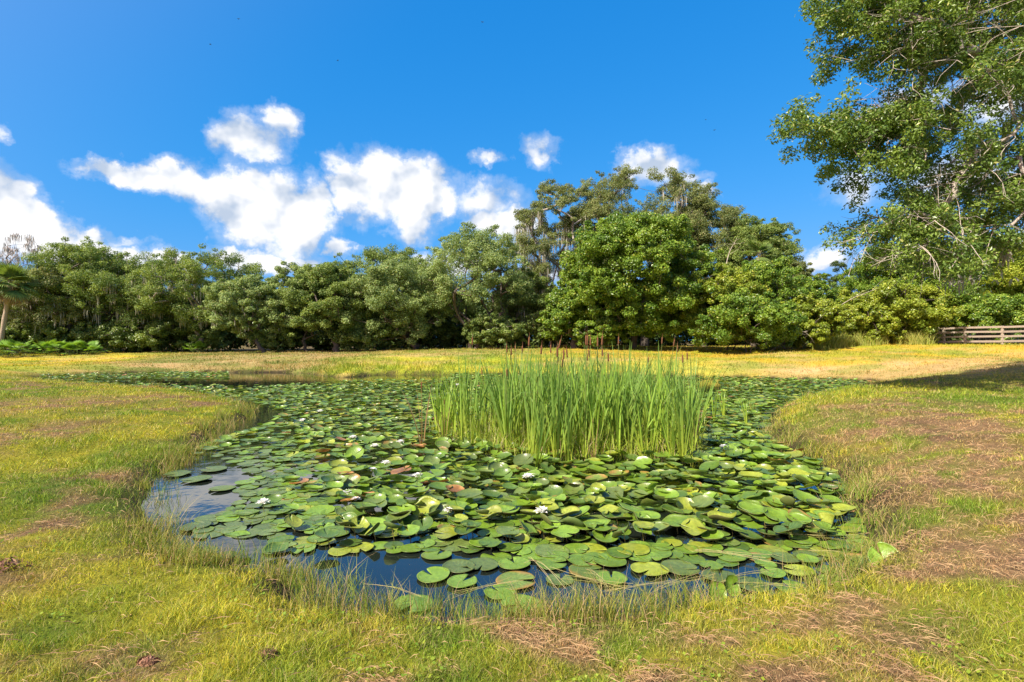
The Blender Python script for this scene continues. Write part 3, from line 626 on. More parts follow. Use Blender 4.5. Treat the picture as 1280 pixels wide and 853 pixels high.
def branch(label, a, b, r, seed):
    rng = np.random.default_rng(seed); a = np.array(a, float); b = np.array(b, float); mb = MB(); m1 = a * .65 + b * .35 + [0, 0, .5]; pts = bez(a, m1, a * .3 + b * .7 + [0, 0, .3], b, 12); tube(mb, pts, np.linspace(r, r * .35, 12), 6, (.42, .36, .28))
    for k in range(9):
        j = rng.integers(3, 12); e = pts[j] + unit((b - a) + rng.normal(size=3) * 1.6) * rng.uniform(.5, 1.4); tube(mb, bez(pts[j], (pts[j] + e) / 2 + rng.normal(size=3) * .1, (pts[j] + e) / 2 + rng.normal(size=3) * .1, e, 5), np.linspace(r * .35, r * .12, 5), 4, (.42, .36, .28))
    tag(mb.obj('dead_branch', M_bark, loc=a), label, 'branch', 'dead branches in the thicket')
branch('long pale dead branch slanting up out of the right thicket', P(1033, 396, 41), P(1095, 362, 41), .028, 1)
branch('fallen grey branch at the right foot of the rounded waterside bush', P(955, 432, 37.5), P(1010, 415, 38), .04, 2)
branch('thin dead branch leaning above the palm fans in the thicket', P(908, 330, 40.5), P(918, 305, 40.5), .035, 3)
branch('dry twisted branch lying at the left end of the rail fence', P(1140, 425, 41), P(1172, 412, 41.5), .04, 4)

# ------------------------------------------------------------------ cattails
def cattail_parts(rng, nb, H, spike, dead=False, fresh=0):
    """blades mesh, stalk mesh, spike mesh of one cattail plant rooted under water"""
    mb = MB()
    for i in range(nb):
        a = rng.uniform(0, 6.28); lean = rng.uniform(.03, .30) * rng.uniform(.5, 1.7); h = H * rng.uniform(.62, 1.0); m = 9; t = np.linspace(0, 1, m)
        d = np.array([math.cos(a), math.sin(a), 0]); s0 = rng.uniform(0, 6.28); tw = rng.uniform(-1.2, 1.2)
        p = d * (.015 + lean * h * t ** 1.8)[:, None]; p[:, 2] = -.3 + (h + .3) * t * (1 - .25 * lean * t * t)
        if rng.random() < .17 and i: p[6:] += (d * [[.08], [.2], [.36]]) ; p[7:, 2] -= [.18, .5]
        w = .0085 * rng.uniform(.7, 1.25) * np.minimum(1, (1.02 - t) * 3.2) ** .8 * (.8 + .4 * np.minimum(t * 3, 1))
        an = s0 + tw * t; s = np.stack([np.cos(an), np.sin(an), 0 * t], 1)
        V = np.stack([p - s * w[:, None], p + s * w[:, None]], 1).reshape(-1, 3)
        lo = np.array((.40, .46, .04)); hi = np.array((.15, .26, .045)) if not fresh else np.array((.21, .34, .04))
        if dead: lo = np.array((.34, .20, .08)); hi = np.array((.30, .21, .09))
        c = mixc(lo, hi, np.clip(t * 1.5, 0, 1)) * rng.uniform(.75, 1.3); c = mixc(c, (.30, .24, .09), (t > .93) * .6) if rng.random() < .4 else c
        j = np.arange(m - 1) * 2; mb.add(V, q=np.stack([j, j + 1, j + 3, j + 2], 1), c=np.repeat(c, 2, 0))
    st = sk = None
    if spike:
        x = rng.normal(size=2) * .04; hs = H * rng.uniform(.70, .88); st = MB(); pts = bez((0, 0, -.3), (0, 0, hs * .4), (x[0] * .5, x[1] * .5, hs * .7), (x[0], x[1], hs), 8)
        tube(st, pts, np.linspace(.006, .0035, 8), 5, (.18, .22, .06) if not dead else (.36, .24, .10))
        sk = MB(); z = np.array([0, .008, .02, .10, .125, .13, .20]); r = np.array([.004, .011, .0125, .0125, .010, .003, .0015]); tube(sk, np.stack([x[0] + 0 * z, x[1] + 0 * z, hs - .01 + z], 1), r, 8, (.14, .065, .03) if True else 0)
    return mb, st, sk
def protos(specs, seed):
    rng = np.random.default_rng(seed); out = []
    for nb, H, sp_, dead, fresh in specs:
        b, s, k = cattail_parts(rng, nb, H, sp_, dead, fresh)
        out.append((H, sp_, dead, b.mesh('blades', M_reed), s.mesh('stalk', M_reed) if s else None, k.mesh('seed_spike', M_spike) if k else None))
    return out
PR = protos([(9, 1.62, 0, 0, 0), (8, 1.5, 0, 0, 1), (10, 1.42, 0, 0, 0), (7, 1.7, 1, 0, 0), (8, 1.3, 0, 0, 1), (9, 1.58, 0, 0, 0), (11, 1.2, 0, 0, 1), (7, 1.66, 1, 0, 1), (10, 1.05, 0, 0, 1), (9, 1.55, 0, 0, 0)], 8)
def put_cattail(i, x, y, rz, s, label, group='cattails of the clump in mid-pond', tilt=(0, 0)):
    H, sp_, dead, b, st, sk = PRS[i]; t = thing('cattail', label, 'cattail', (x, y, 0), rz, group); t.scale = (s, s, s); t.rotation_euler = (tilt[0], tilt[1], rz)
    for nm, me in (('blades', b), ('stalk', st), ('seed_spike', sk)):
        if me: o = bpy.data.objects.new(nm, me); COL.objects.link(o); o.parent = t
    return t
PRS = PR + protos([(7, 1.45, 1, 1, 0), (8, 2.0, 1, 0, 0), (7, 1.95, 0, 0, 0)], 9)
def cattails():
    rng = np.random.default_rng(31); pts = []; tries = 0
    while len(pts) < 225 and tries < 20000:
        tries += 1; px, py = (rng.normal(715, 90) if rng.random() < .6 else rng.uniform(545, 874)), rng.uniform(528, 581); front = 552 + 27 * np.clip((px - 540) / 120, 0, 1)
        if px < 545 or px > 876: continue
        if py > front - 7 * vnoise(px * .05, 3.3, 8) + rng.normal() * 2.5: continue
        if vnoise(px * .06, py * .12, 15) < .13: continue
        if px < 600 and rng.random() < .25: continue
        q = W(px, py)
        if pts and min((q[0] - a[0]) ** 2 + (q[1] - a[1]) ** 2 for a in pts) < .085 ** 2: continue
        pts.append((q[0], q[1], px, py))
    for x, y, px, py in pts:
        if px < 585: i = rng.choice([4, 6, 8, 4, 2])
        else: i = rng.choice([0, 0, 1, 2, 3, 4, 5, 5, 6, 7, 9, 9, 1, 2])
        s = (rng.uniform(.88, 1.24) + .12 * (rng.random() < .25)) * (1.05 if px > 640 else .92) * (1 - .12 * max(0, (px - 800) / 80)); sp_ = PRS[i][1]; s = min(s, 1.2)
        side = ['left tip', 'left end', 'left part', 'left of centre', 'centre', 'right of centre', 'right part', 'right end', 'right tip'][int(np.clip((px - 550) / 320 * 9, 0, 8))]
        row = 'front' if py > 566 else 'second-row' if py > 558 else 'back' if py < 540 else 'rear-middle' if py < 548 else 'inner'
        ty = rng.normal() * .08; ln = 'leaning left' if ty < -.07 else 'leaning right' if ty > .07 else 'upright'; hh = PRS[i][0] * s
        lb = f"{ln} " + ('spiked' if sp_ else 'bright green' if i in (1, 4, 6, 8) else 'blue-green') + (' short' if hh < 1.05 else ' tall' if hh > 1.4 else ' mid-height') + f' cattail, {row}, {side} of clump'
        put_cattail(int(i), x, y, rng.uniform(0, 6.28), s, lb, tilt=(rng.normal() * .08, ty))
    for px, py, i, s, lb in [(528, 560, 10, .86, 'lone cattail with a dead brown base left of the clump'), (588, 562, 11, 1.0, 'very tall spiked cattail towering over the left end of the clump'), (578, 560, 12, .98, 'very tall slim cattail leaning left beside the towering spiked one'),
                              (631, 565, 11, .93, 'tall cattail overtopping its neighbours in the left half of the clump'), (893, 527, 6, .8, 'small yellow-green reed shoot just right of the clump'), (933, 529, 8, .75, 'small reed shoot standing alone among the pads right of the clump'),
                              (905, 520, 8, .9, 'thin reed shoot behind the small yellow-green one'), (556, 556, 10, .6, 'short dead brown cattail at the left foot of the clump'), (742, 578, 10, .5, 'dead brown cattail at the front foot of the clump, right of centre'), (868, 570, 10, .6, 'dead brown cattail at the right tip of the clump'), (671, 586, 2, .8, 'splayed cattail leaning forward over the pads in front of the clump')]:
        q = W(px, py); put_cattail(i, q[0], q[1], 1.0, s, lb, 'single cattails beside the clump' if px < 541 or px > 880 else 'cattails of the clump in mid-pond', tilt=(.22, -.1) if px == 671 else (0, 0))
    return pts
CT = cattails()
def reed_floor():
    rng = np.random.default_rng(3); n = 5200; px = rng.normal(706, 105, n); px = np.where((px < 535) | (px > 880), rng.uniform(548, 872, n), px); py = rng.uniform(526, 578, n); ok = py < 553 + 27 * np.clip((px - 540) / 120, 0, 1); px = px[ok]; py = py[ok]
    D = FP * EYE / (py - 426.5); x = (px - 640) / FP * D; n = len(x); h = rng.uniform(.15, .6, n) * np.where(px < 600, .8, 1)
    blades(MBR, rng, x, D, np.full(n, -.02), h, np.full(n, .006), np.where((rng.random(n) < .22)[:, None], (.44, .36, .17), mixc((.22, .36, .03), (.40, .44, .05), rng.random(n))), bend=.45)
def blades(mb, rng, x, y, z, h, w, col, bend=.5, segs=2):
    n = len(x); a = rng.uniform(0, 2 * np.pi, n); d = np.stack([np.cos(a), np.sin(a)], 1); k = segs + 1; t = np.linspace(0, 1, k)
    b = bend * rng.uniform(.2, 1.6, n) * h; f = rng.uniform(0, 2 * np.pi, n); s = np.stack([np.cos(f), np.sin(f)], 1)
    V = np.empty((n, k, 2, 3))
    for i, u in enumerate(t):
        cx = x + d[:, 0] * b * u ** 1.7; cy = y + d[:, 1] * b * u ** 1.7; cz = z + h * u * (1 - .22 * u); ww = w * (1 - u * .94)
        V[:, i, 0] = np.stack([cx - s[:, 0] * ww, cy - s[:, 1] * ww, cz], 1); V[:, i, 1] = np.stack([cx + s[:, 0] * ww, cy + s[:, 1] * ww, cz], 1)
    base = (np.arange(n) * k * 2)[:, None] + (np.arange(segs) * 2)[None]; base = base.ravel()
    mb.add(V.reshape(-1, 3), q=np.stack([base, base + 1, base + 3, base + 2], 1), c=np.repeat(col, k * 2, 0))
MBR = MB(); reed_floor(); tag(MBR.obj('reed_undergrowth', M_reed), 'thick young reed shoots filling the foot of the cattail clump', 'reeds', kind='stuff')
print('cattails', round(time.time() - T0, 1))

# ------------------------------------------------------------------ lily pads
def pad_tpl(n, rings, cup, wave, curl, notch, thick, ph=0.0, fold=0.0):
    """unit-radius pad: slit disc, cupped / wavy / curled; top and underside"""
    th = np.linspace(notch, 2 * np.pi - notch, n); rr = np.array(rings)
    TH, RR = np.meshgrid(th, rr); rad = RR * (1 + .04 * np.sin(2 * TH + ph) + .02 * np.sin(5 * TH + ph))
    edge = np.clip(1 - np.abs(TH - np.pi) / np.pi, 0, 1); rad = rad * (1 - .10 * (1 - np.clip(edge * 9, 0, 1)) * RR)
    x = rad * np.cos(TH); y = rad * np.sin(TH)
    z = cup * RR ** 2.4 + wave * np.sin(3 * TH + ph) * RR ** 3 + curl * np.clip((RR - .86) / .14, 0, 1) ** 2 + fold * np.abs(y) * RR
    V = np.stack([x, y, z], -1).reshape(-1, 3); V = np.vstack([[[0, 0, 0]], V]); k = len(rr)
    i = (np.arange(k - 1)[:, None] * n + np.arange(n - 1)[None]).ravel() + 1
    q = np.stack([i, i + n, i + n + 1, i + 1], 1); j = np.arange(n - 1) + 1; t = np.stack([np.zeros(n - 1, int), j, j + 1], 1)
    vein = np.abs(np.cos(TH * 8.5)) ** 14 * .35 * (RR < .93) * (RR > 0); r1 = np.r_[0, RR.ravel()]; vn = np.r_[0, vein.ravel()]; a1 = np.r_[0, TH.ravel()]
    if thick:
        m = len(V); V2 = V - [0, 0, thick]; V = np.vstack([V, V2]); q2 = q[:, ::-1] + m; t2 = t[:, ::-1] + m
        e = (k - 1) * n + 1 + np.arange(n - 1); rim = np.stack([e, e + m, e + 1 + m, e + 1], 1)
        s1 = np.array([0] + [1 + r * n for r in range(k)]); s2 = np.array([0] + [n + r * n for r in range(k)])
        slit = np.vstack([np.stack([s1[:-1], s1[:-1] + m, s1[1:] + m, s1[1:]], 1), np.stack([s2[:-1], s2[1:], s2[1:] + m, s2[:-1] + m], 1)])
        return V, q, t, q2, t2, np.vstack([rim, slit]), r1, vn, a1
    return V, q, t, None, None, None, r1, vn, a1
PG = [('fresh green', (.150, .255, .020)), ('dull green', (.125, .180, .036)), ('yellow-green', (.25, .30, .026)), ('dark green', (.085, .155, .018)), ('brown-edged', (.135, .20, .028)), ('rusty brown', (.27, .12, .03))]
def pad_cols(rng, ci, r1, vn, a1):
    base = np.array(PG[ci][1]) * rng.uniform(.68, 1.08); c = np.tile(base, (len(r1), 1)); c = mixc(c, base * 2.0 + .03, vn); c = c * (1 + .16 * np.sin(a1 * 5 + rng.uniform(0, 6)) * np.sin(r1 * 9 + rng.uniform(0, 6)))[:, None]
    if ci == 4: c = mixc(c, (.30, .17, .04), sstep(.82, 1.0, r1 + .12 * np.sin(a1 * 3 + ci)) * .85)
    if ci == 5: c = mixc(c, (.40, .22, .06), sstep(.4, 1, r1) * (.5 + .5 * np.sin(a1 * 4)))
    if ci in (0, 2, 3): c = mixc(c, (.20, .26, .05), sstep(.93, 1.0, r1) * .3)
    b = rng.uniform(0, 6.28); c = mixc(c, (.24, .20, .05), np.clip(np.cos(a1 - b) - .86, 0, 1) * 3 * (r1 > .7) * .6 * (rng.random() < .18))
    return c
def rot(tx, ty, rz):
    cx, sx, cy, sy, cz, sz = math.cos(tx), math.sin(tx), math.cos(ty), math.sin(ty), math.cos(rz), math.sin(rz)
    return np.array([[1, 0, 0], [0, cx, -sx], [0, sx, cx]]) @ np.array([[cy, 0, sy], [0, 1, 0], [-sy, 0, cy]]) @ np.array([[cz, -sz, 0], [sz, cz, 0], [0, 0, 1]])
OPEN = [[(184,560),(215,568),(265,568),(312,590),(300,612),(298,634),(236,664),(232,705),(170,700),(170,560)],
        [(225,706),(228,672),(330,664),(346,694),(470,688),(520,690),(590,690),(665,694),(680,716),(760,728),(860,722),(950,738),(1020,730),(1110,700),(1110,800),(225,800)],
        [(285,460),(440,460),(570,466),(560,475),(440,478.5),(300,486),(215,483),(100,478),(60,475),(240,474),(285,473.5)], [(258,500),(325,505),(365,518),(330,532),(270,552),(240,560)], [(872,474),(900,474),(905,492),(872,492)]]
CATZ = [(545,524),(878,524),(878,574),(680,576),(640,566),(545,550)]
def pads():
    rng = np.random.default_rng(9); cand = []
    HAND = [(546,695,38,0,0),(542,722,42,0,0),(578,730,38,0,0),(574,711,42,1,0),(517,757,50,0,0),(652,757,52,0,0),(625,742,40,0,0),(645,727,52,4,0),(620,697,38,0,0),(603,708,40,1,0),(643,707,40,0,0),
            (570,683,40,1,0),(606,681,38,0,0),(541,677,34,0,0),(690,692,44,1,0),(690,706,40,0,0),(740,690,46,2,0),(728,703,38,0,0),(735,716,48,4,0),(762,704,44,0,0),(792,690,42,2,0),(820,693,38,0,0),(812,714,46,2,0),(850,712,48,1,0),
            (250,694,40,1,0),(297,686,30,0,1),(279,697,30,3,0),(350,687,40,1,0),(425,690,30,2,0),(450,687,34,2,0),(245,660,36,1,0),(262,650,34,1,0),(262,668,38,1,0),(285,660,34,1,0),(300,648,34,1,0),(310,668,34,1,0),
            (895,762,28,0,3),(914,752,24,0,3),(1105,716,36,0,3),(990,738,40,0,0),(1040,728,34,0,0),(900,722,44,1,0),(940,733,42,1,0),(222,594,30,1,0),(246,601,34,1,0),(278,612,32,1,0),(268,588,30,1,0),(700,726,34,1,0),(1074,708,40,4,1),(1060,726,30,1,0)]
    for px, py, w, ci, st in HAND:
        q = W(px, py); cand.append((q[0], q[1], w / 2 / FP * q[1], px, py, ci, st, True))
    x0, x1 = shore[:, 0].min(), shore[:, 0].max(); y0, y1 = shore[:, 1].min(), shore[:, 1].max()
    n = 90000; X = rng.uniform(x0, x1, n); Y = y0 + (y1 - y0) * rng.random(n) ** 1.35; sd = sdist(X, Y); ok = sd < -.03; X = X[ok]; Y = Y[ok]; sd = sd[ok]
    PX = 640 + X / Y * FP; PY = 426.5 + EYE * FP / Y
    op = np.zeros(len(X), bool)
    for o in OPEN: op |= inpoly(PX, PY, o)
    op |= inpoly(PX, PY, CATZ) & (rng.random(len(X)) < .9)
    grid = {}
    for i in range(len(cand)): grid.setdefault((int(cand[i][0] // .4), int(cand[i][1] // .4)), []).append(cand[i][:3])
    for i in range(len(X)):
        if op[i]: continue
        x, y, px, py = X[i], Y[i], PX[i], PY[i]
        r = rng.uniform(.088, .136) * (1.08 if 560 < py < 670 and px > 400 else .92)
        g = (int(x // .4), int(y // .4)); bad = False; f = .445 if py < 700 else .8
        if py < 600 and px < 560: f = .60
        for a in (-1, 0, 1):
            for b in (-1, 0, 1):
                for (cx, cy, cr) in grid.get((g[0] + a, g[1] + b), ()):
                    if (cx - x) ** 2 + (cy - y) ** 2 < (f * (r + cr)) ** 2: bad = True; break
        if bad: continue
        grid.setdefault(g, []).append((x, y, r))
        raised = 0
        edge = -sd[i]
        mid = 552 < py < 680 and px > 430 - (680 - py) * .3 and px < 1050
        u = rng.random()
        if mid and u < .72: raised = 1 if u < .56 else 2
        elif py <= 560 and u < .45: raised = 1
        elif u < .10: raised = 1
        if px < 330 and py > 570: raised = 0
        if edge < .12: raised = 0
        ci = rng.choice([0, 1, 2, 3, 4, 5], p=[.43, .13, .16, .22, .05, .01])
        if px < 340 and py > 560: ci = rng.choice([0, 1, 1, 1])
        cand.append((x, y, r, px, py, int(ci), raised, False))
    cand.sort(key=lambda c: -c[2] / c[1] if c[7] else -.115 / c[1]); print('pads', len(cand))
    def shape(rng, st):
        if st == 0: return dict(cup=rng.uniform(-.02, .06), wave=rng.uniform(0, .03), curl=rng.uniform(0, .05), fold=0), rng.normal() * .03, rng.normal() * .03, .006 + rng.random() * .014
        if st == 1: return dict(cup=rng.uniform(.02, .22), wave=rng.uniform(.02, .09), curl=rng.uniform(0, .12), fold=rng.uniform(0, .08)), rng.normal() * .13, rng.normal() * .13, rng.uniform(.02, .12)
        if st == 2: return dict(cup=rng.uniform(.06, .30), wave=rng.uniform(.04, .15), curl=rng.uniform(0, .16), fold=rng.uniform(0, .25)), rng.normal() * .24, rng.normal() * .24, rng.uniform(.05, .13)
        return dict(cup=.15, wave=.05, curl=.05, fold=.1), 1.0 + rng.normal() * .15, rng.normal() * .2, .11
    mass = MB(); tp = {}
    for k in range(24):
        st = k // 8; r_ = np.random.default_rng(500 + k); s, *_ = shape(r_, st); tp[k] = pad_tpl(13, (.5, .9, 1.0), notch=.1 + .15 * r_.random(), thick=0, ph=r_.uniform(0, 6), **s)
    def zone(px, py):
        if py > 742 and px < 700: return 'on open water nearest bank'
        if py > 700 and px < 600: return 'on dark open water'
        if px < 330: return 'by blue pool, ' + ('front' if py > 675 else 'middle' if py > 640 else 'back')
        a = 'far left' if px < 420 else 'left' if px < 500 else 'left-centre' if px < 580 else 'centre' if px < 660 else 'right-centre' if px < 740 else 'right' if px < 820 else 'further right' if px < 900 else 'far right' if px < 980 else 'rightmost'
        b = 'front edge' if py > 710 else 'front rows' if py > 685 else 'second rows' if py > 660 else 'middle rows' if py > 635 else 'back rows' if py > 610 else 'rearmost rows'
        return f'{b}, {a}'
    names = {0: 'flat floating', 1: 'wavy tilted', 2: 'upturned cupped', 3: 'upright standing'}
    cnt = 0; flat_u = {}
    for (x, y, r, px, py, ci, st, hand) in cand:
        s, tx, ty, z0 = shape(rng, st)
        if y > 9 and st == 0: z0 += .0
        rz = rng.uniform(0, 6.28)
        if cnt < 300 and py > 560:
            V, q, t, q2, t2, rim, r1, vn, a1 = pad_tpl(34, (.3, .6, .82, .94, 1.0), notch=.07 + .2 * rng.random(), thick=.025, ph=rng.uniform(0, 6), **s)
            c = pad_cols(rng, ci, r1, vn, a1); mb = MB(); Rm = rot(tx, ty, rz); c2 = mixc(np.array((.09, .14, .03)), np.array((.12, .09, .03)), np.full(len(r1), rng.random() * .8))
            mb.add(V * r @ Rm.T, q=np.vstack([q, rim]), t=t, c=np.vstack([c, c2])); m0 = mb.n
            mb.q.append(q2); mb.qm.append(np.ones(len(q2))); mb.t.append(t2); mb.tm.append(np.ones(len(t2)))
            if st: tube(mb, bez((0, 0, -.02 * r), (.01, 0, -z0 * .5), (.02, .02, -z0), (.03, .04, -z0 - .12), 4), .004, 5, (.2, .17, .05), mat=1)
            o = mb.obj('lily_pad', [M_pad, M_padlow]); o.location = (x, y, z0)
            size = 'small' if r < .105 else 'large' if r > .13 else 'mid-sized'
            nd = ['right', 'rear', 'left', 'front'][int(((rz % 6.2832) + .785) // 1.5708) % 4]
            tag(o, f'{size} {PG[ci][0]} {names[st]} lily pad, {zone(px, py)}, slit {nd}', 'lily pad', 'water lily pads of the raft'); cnt += 1
        else:
            V, q, t, _, _, _, r1, vn, a1 = tp[min(st, 2) * 8 + int(rng.integers(8))]; Rm = rot(tx, ty, rz); mass.add(V * r @ Rm.T + [x, y, z0], q=q, t=t, c=pad_cols(rng, ci, r1, vn * 0, a1))
    tag(mass.obj('lily_pad_raft', M_pad), 'thousands of smaller-looking lily pads stretching to the far bank', 'lily pads', kind='stuff')
    print('pad things', cnt)
pads()
def lily(px, py, s, label, z=.10):
    rng = np.random.default_rng(int(px * 7 + py)); q = W(px, py, z); t = thing('water_lily', label, 'flower', (q[0], q[1], z), rng.uniform(0, 6), 'open white water lilies')
    mb = MB()
    for ring, (n, el, L_, w) in enumerate([(8, .25, .062, .017), (8, .65, .056, .015), (7, 1.0, .046, .012)]):
        for i in range(n):
            a = (i + .5 * ring) / n * 6.283 + rng.normal() * .06; d = np.array([math.cos(a), math.sin(a), 0]); sd_ = np.array([-math.sin(a), math.cos(a), 0]); tt = np.array([0, .3, .65, 1.]); ww = w * np.array([.3, .9, .8, .05])
            e = el + rng.normal() * .08; p = d * (.004 + L_ * tt * math.cos(e))[:, None]; p[:, 2] = L_ * tt * math.sin(e) + .01 * np.sin(tt * 3)
            V = np.stack([p - sd_ * ww[:, None] + [0, 0, .003], p, p + sd_ * ww[:, None] + [0, 0, .003]], 1).reshape(-1, 3) * s; j = np.arange(3) * 3
            mb.add(V, q=np.vstack([np.stack([j, j + 1, j + 4, j + 3], 1), np.stack([j + 1, j + 2, j + 5, j + 4], 1)]), c=(.85, .84, .78))
    mb.obj('petals', M_petal, t)
    sm = MB()
    for i in range(26):
        a = rng.uniform(0, 6.28); e = rng.uniform(.9, 1.5); d = np.array([math.cos(a) * math.cos(e), math.sin(a) * math.cos(e), math.sin(e)]); tube(sm, np.array([d * .003, d * .014, d * .024]) * s, [.0015 * s, .0014 * s, .0008 * s], 3, (.75, .5, .04))
    sm.obj('stamens', M_petal, t); st = MB(); tube(st, bez((0, 0, 0), (0, 0, -.05), (.01, .01, -z), (.02, .03, -z - .1), 5), .004, 5, (.16, .18, .05)); st.obj('stalk', M_reed, t)
for a in [(329,630,1.15,'open white water lily low on the water by the left pool'),(434,618,1.1,'creamy white water lily at the left of a close pair'),(445,626,.9,'smaller white water lily at the right of a close pair'),(465,589,1.05,'white water lily left of the one beside the big cupped pad'),
          (482,580,1.1,'white water lily among small pads left of the cattails, behind its pair'),(522,597,1.25,'white water lily in front of the left end of the cattails'),(660,598,1.3,'white water lily just in front of the cattail clump'),(677,642,1.35,'white water lily in the middle of the raft, nearest the viewer'),
          (441,548,1.2,'white water lily in the left middle distance'),(468,559,1.2,'white water lily left of the brown-based lone cattail'),(500,554,1.2,'white water lily close to the lone brown-based cattail'),(572,482,1.6,'white water lily far out beyond the cattails'),
          (378,527,1.4,'white water lily by the left inlet'),(400,515,1.3,'small far white water lily at the inlet mouth'),(560,640,.9,'half hidden white water lily in the raft centre-left'),(905,560,1.2,'white water lily right of the cattail clump')]:
    lily(*a)
print('lilies', round(time.time() - T0, 1))

# ------------------------------------------------------------------ grass
def lawn():
    rng = np.random.default_rng(4); n = 700000
    u = rng.random(n); D = 1.7 * np.exp(u * math.log(58 / 1.7)); a = rng.uniform(-50, 50, n); x = D * np.tan(np.radians(a)); y = D
    sd = sdist(x, y); ok = sd > .01 + .5 * sstep(.40, .62, fbm(x, y, 1.6, 3, 43)) * rng.random(n); x = x[ok]; y = y[ok]; sd = sd[ok]; D = y
    c, d, t = turfcol(x, y); n = len(x); u = rng.random(n)
    keep = u > d * .22; x, y, sd, c, d, t, D = x[keep], y[keep], sd[keep], c[keep], d[keep], t[keep], D[keep]; n = len(x)
    z = ground(x, y, sd) - .004
    clump = fbm(x, y, 5, 3, 90); big = fbm(x, y, 1.1, 3, 95)
    h = (.016 + .075 * clump ** 2 + .04 * sstep(.5, .8, big)) * (1 + .6 * np.clip(D / 20, 0, 1.5)) * rng.uniform(.5, 1.5, n)
    h *= 1 - .45 * d
    h *= 1 + .35 * sstep(.5, .05, sd) * (fbm(x, y, 2, 2, 97))
    gb = np.exp(-((x + 8) / 8) ** 2) * sstep(26, 30, y) * sstep(4.5, .5, sd); h *= 1 + 2.6 * gb
    w = np.maximum(.0018, .00058 * D) * rng.uniform(.7, 1.3, n)
    tone = rng.random(n); ct = fbm(x, y, 7, 3, 120); col = c * ((1 + (tone - .45) * (.8 - .55 * t)) * (1 + (ct * .62 - .30) * (1 - .7 * t)))[:, None]
    g = rng.random(n); col = mixc(col, (.11, .21, .02), (g < .26 * (1 - d) * (1 - .7 * t)) * .8); col = mixc(col, (.46, .36, .17), (g > .88 - .30 * d) * .7 * (1 - .9 * t))
    m = MB(); blades(m, rng, x, y, z, h, w, col, bend=.75)
    tag(m.obj('lawn_grass', M_grass), 'short mown grass, green and yellowing, covering the banks round the pond', 'grass', kind='stuff')
    # taller unmown grass at the water's edge
    k = rng.integers(0, len(shore), 36000); pr = np.clip(7.0 / (shore[k, 1] + .1), 0, 1); k = k[rng.random(len(k)) < pr]
    x = shore[k, 0] + AB[k, 0] * rng.random(len(k)) + rng.normal(size=len(k)) * .13; y = shore[k, 1] + AB[k, 1] * rng.random(len(k)) + rng.normal(size=len(k)) * .13
    cl = fbm(x, y, 2.4, 3, 33); ok = rng.random(len(x)) < sstep(.46, .64, cl) + .04; x, y, cl = x[ok], y[ok], cl[ok]; sd = sdist(x, y); ok = sd > -.22; x, y, sd, cl = x[ok], y[ok], sd[ok], cl[ok]
    z = np.maximum(ground(x, y, sd), -.03) - .01; n = len(x); h = rng.uniform(.05, .24, n) * (.4 + cl * 1.0); col = mixc((.12, .20, .025), (.34, .31, .06), rng.random(n)); g = rng.random(n) < .3; col[g] = (.38, .28, .13)
    h *= np.where((y < 4.6) & (x > -1.3), 1.5, 1.0); h *= np.where((x < -2) & (y > 7), 1.6, 1.0)
    m = MB(); blades(m, rng, x, y, z, h, np.full(n, .0024) * (1 + y / 10), col, bend=.45, segs=3)
    tag(m.obj('shore_grass', M_grass), 'longer unmown grass growing along the waterline', 'grass', kind='stuff')
    # straw lying about in swathes
    n = 60000; u = rng.random(n); D = 1.9 * np.exp(u * math.log(16 / 1.9)); a = rng.uniform(-48, 48, n); x = D * np.tan(np.radians(a)); y = D; sd = sdist(x, y); d = dryness(x, y)
    ok = (sd > -.05) & (rng.random(n) < .06 + .94 * d); x, y, sd, D = x[ok], y[ok], sd[ok], D[ok]; n = len(x); z = np.maximum(ground(x, y, sd), 0) + .015 + rng.random(n) * .03
    an = (fbm(x, y, .8, 2, 66) * 9 + rng.normal(size=n) * .9); L_ = rng.uniform(.03, .13, n) * (rng.random(n) ** 1.5 + .35); dx = np.cos(an) * L_ / 2; dy = np.sin(an) * L_ / 2; w = np.maximum(.0005, .00019 * D); t1 = rng.normal(size=n) * .012
    V = np.stack([np.stack([x - dx, y - dy, z - t1], 1), np.stack([x, y + w, z + .012], 1), np.stack([x + dx, y + dy, z + t1], 1), np.stack([x, y - w, z + .008], 1)], 1).reshape(-1, 3)
    m = MB(); m.add(V, q=np.arange(n * 4).reshape(-1, 4), c=np.repeat(mixc((.48, .34, .17), (.26, .15, .08), rng.random(n) ** .7), 4, 0)); tag(m.obj('dry_thatch', M_straw, smooth=False), 'loose dry brown cuttings lying in patches on the turf', 'dry grass', kind='stuff')
    # little round-leaved weeds in the turf
    n = 14000; u = rng.random(n); D = 1.9 * np.exp(u * math.log(13 / 1.9)); a = rng.uniform(-48, 48, n); x = D * np.tan(np.radians(a)); y = D; sd = sdist(x, y); cl = fbm(x, y, 2.2, 3, 140)
    ok = (sd > .05) & (cl > .56) & (dryness(x, y) < .7); x, y, sd = x[ok], y[ok], sd[ok]; n = len(x); z = ground(x, y, sd) + .02 + rng.random(n) * .03
    m = MB(); s = rng.uniform(.012, .026, n); leaves(m, np.stack([x, y, z], 1), rng.normal(size=(n, 3)) * .35 + [0, 0, 1], s, s * .9, mixc((.13, .24, .02), (.27, .34, .03), rng.random(n)), rng)
    tag(m.obj('clover_weeds', M_leaf, smooth=False), 'small round-leaved weeds scattered through the turf', 'weeds', kind='stuff')
lawn()
print('lawn', round(time.time() - T0, 1))
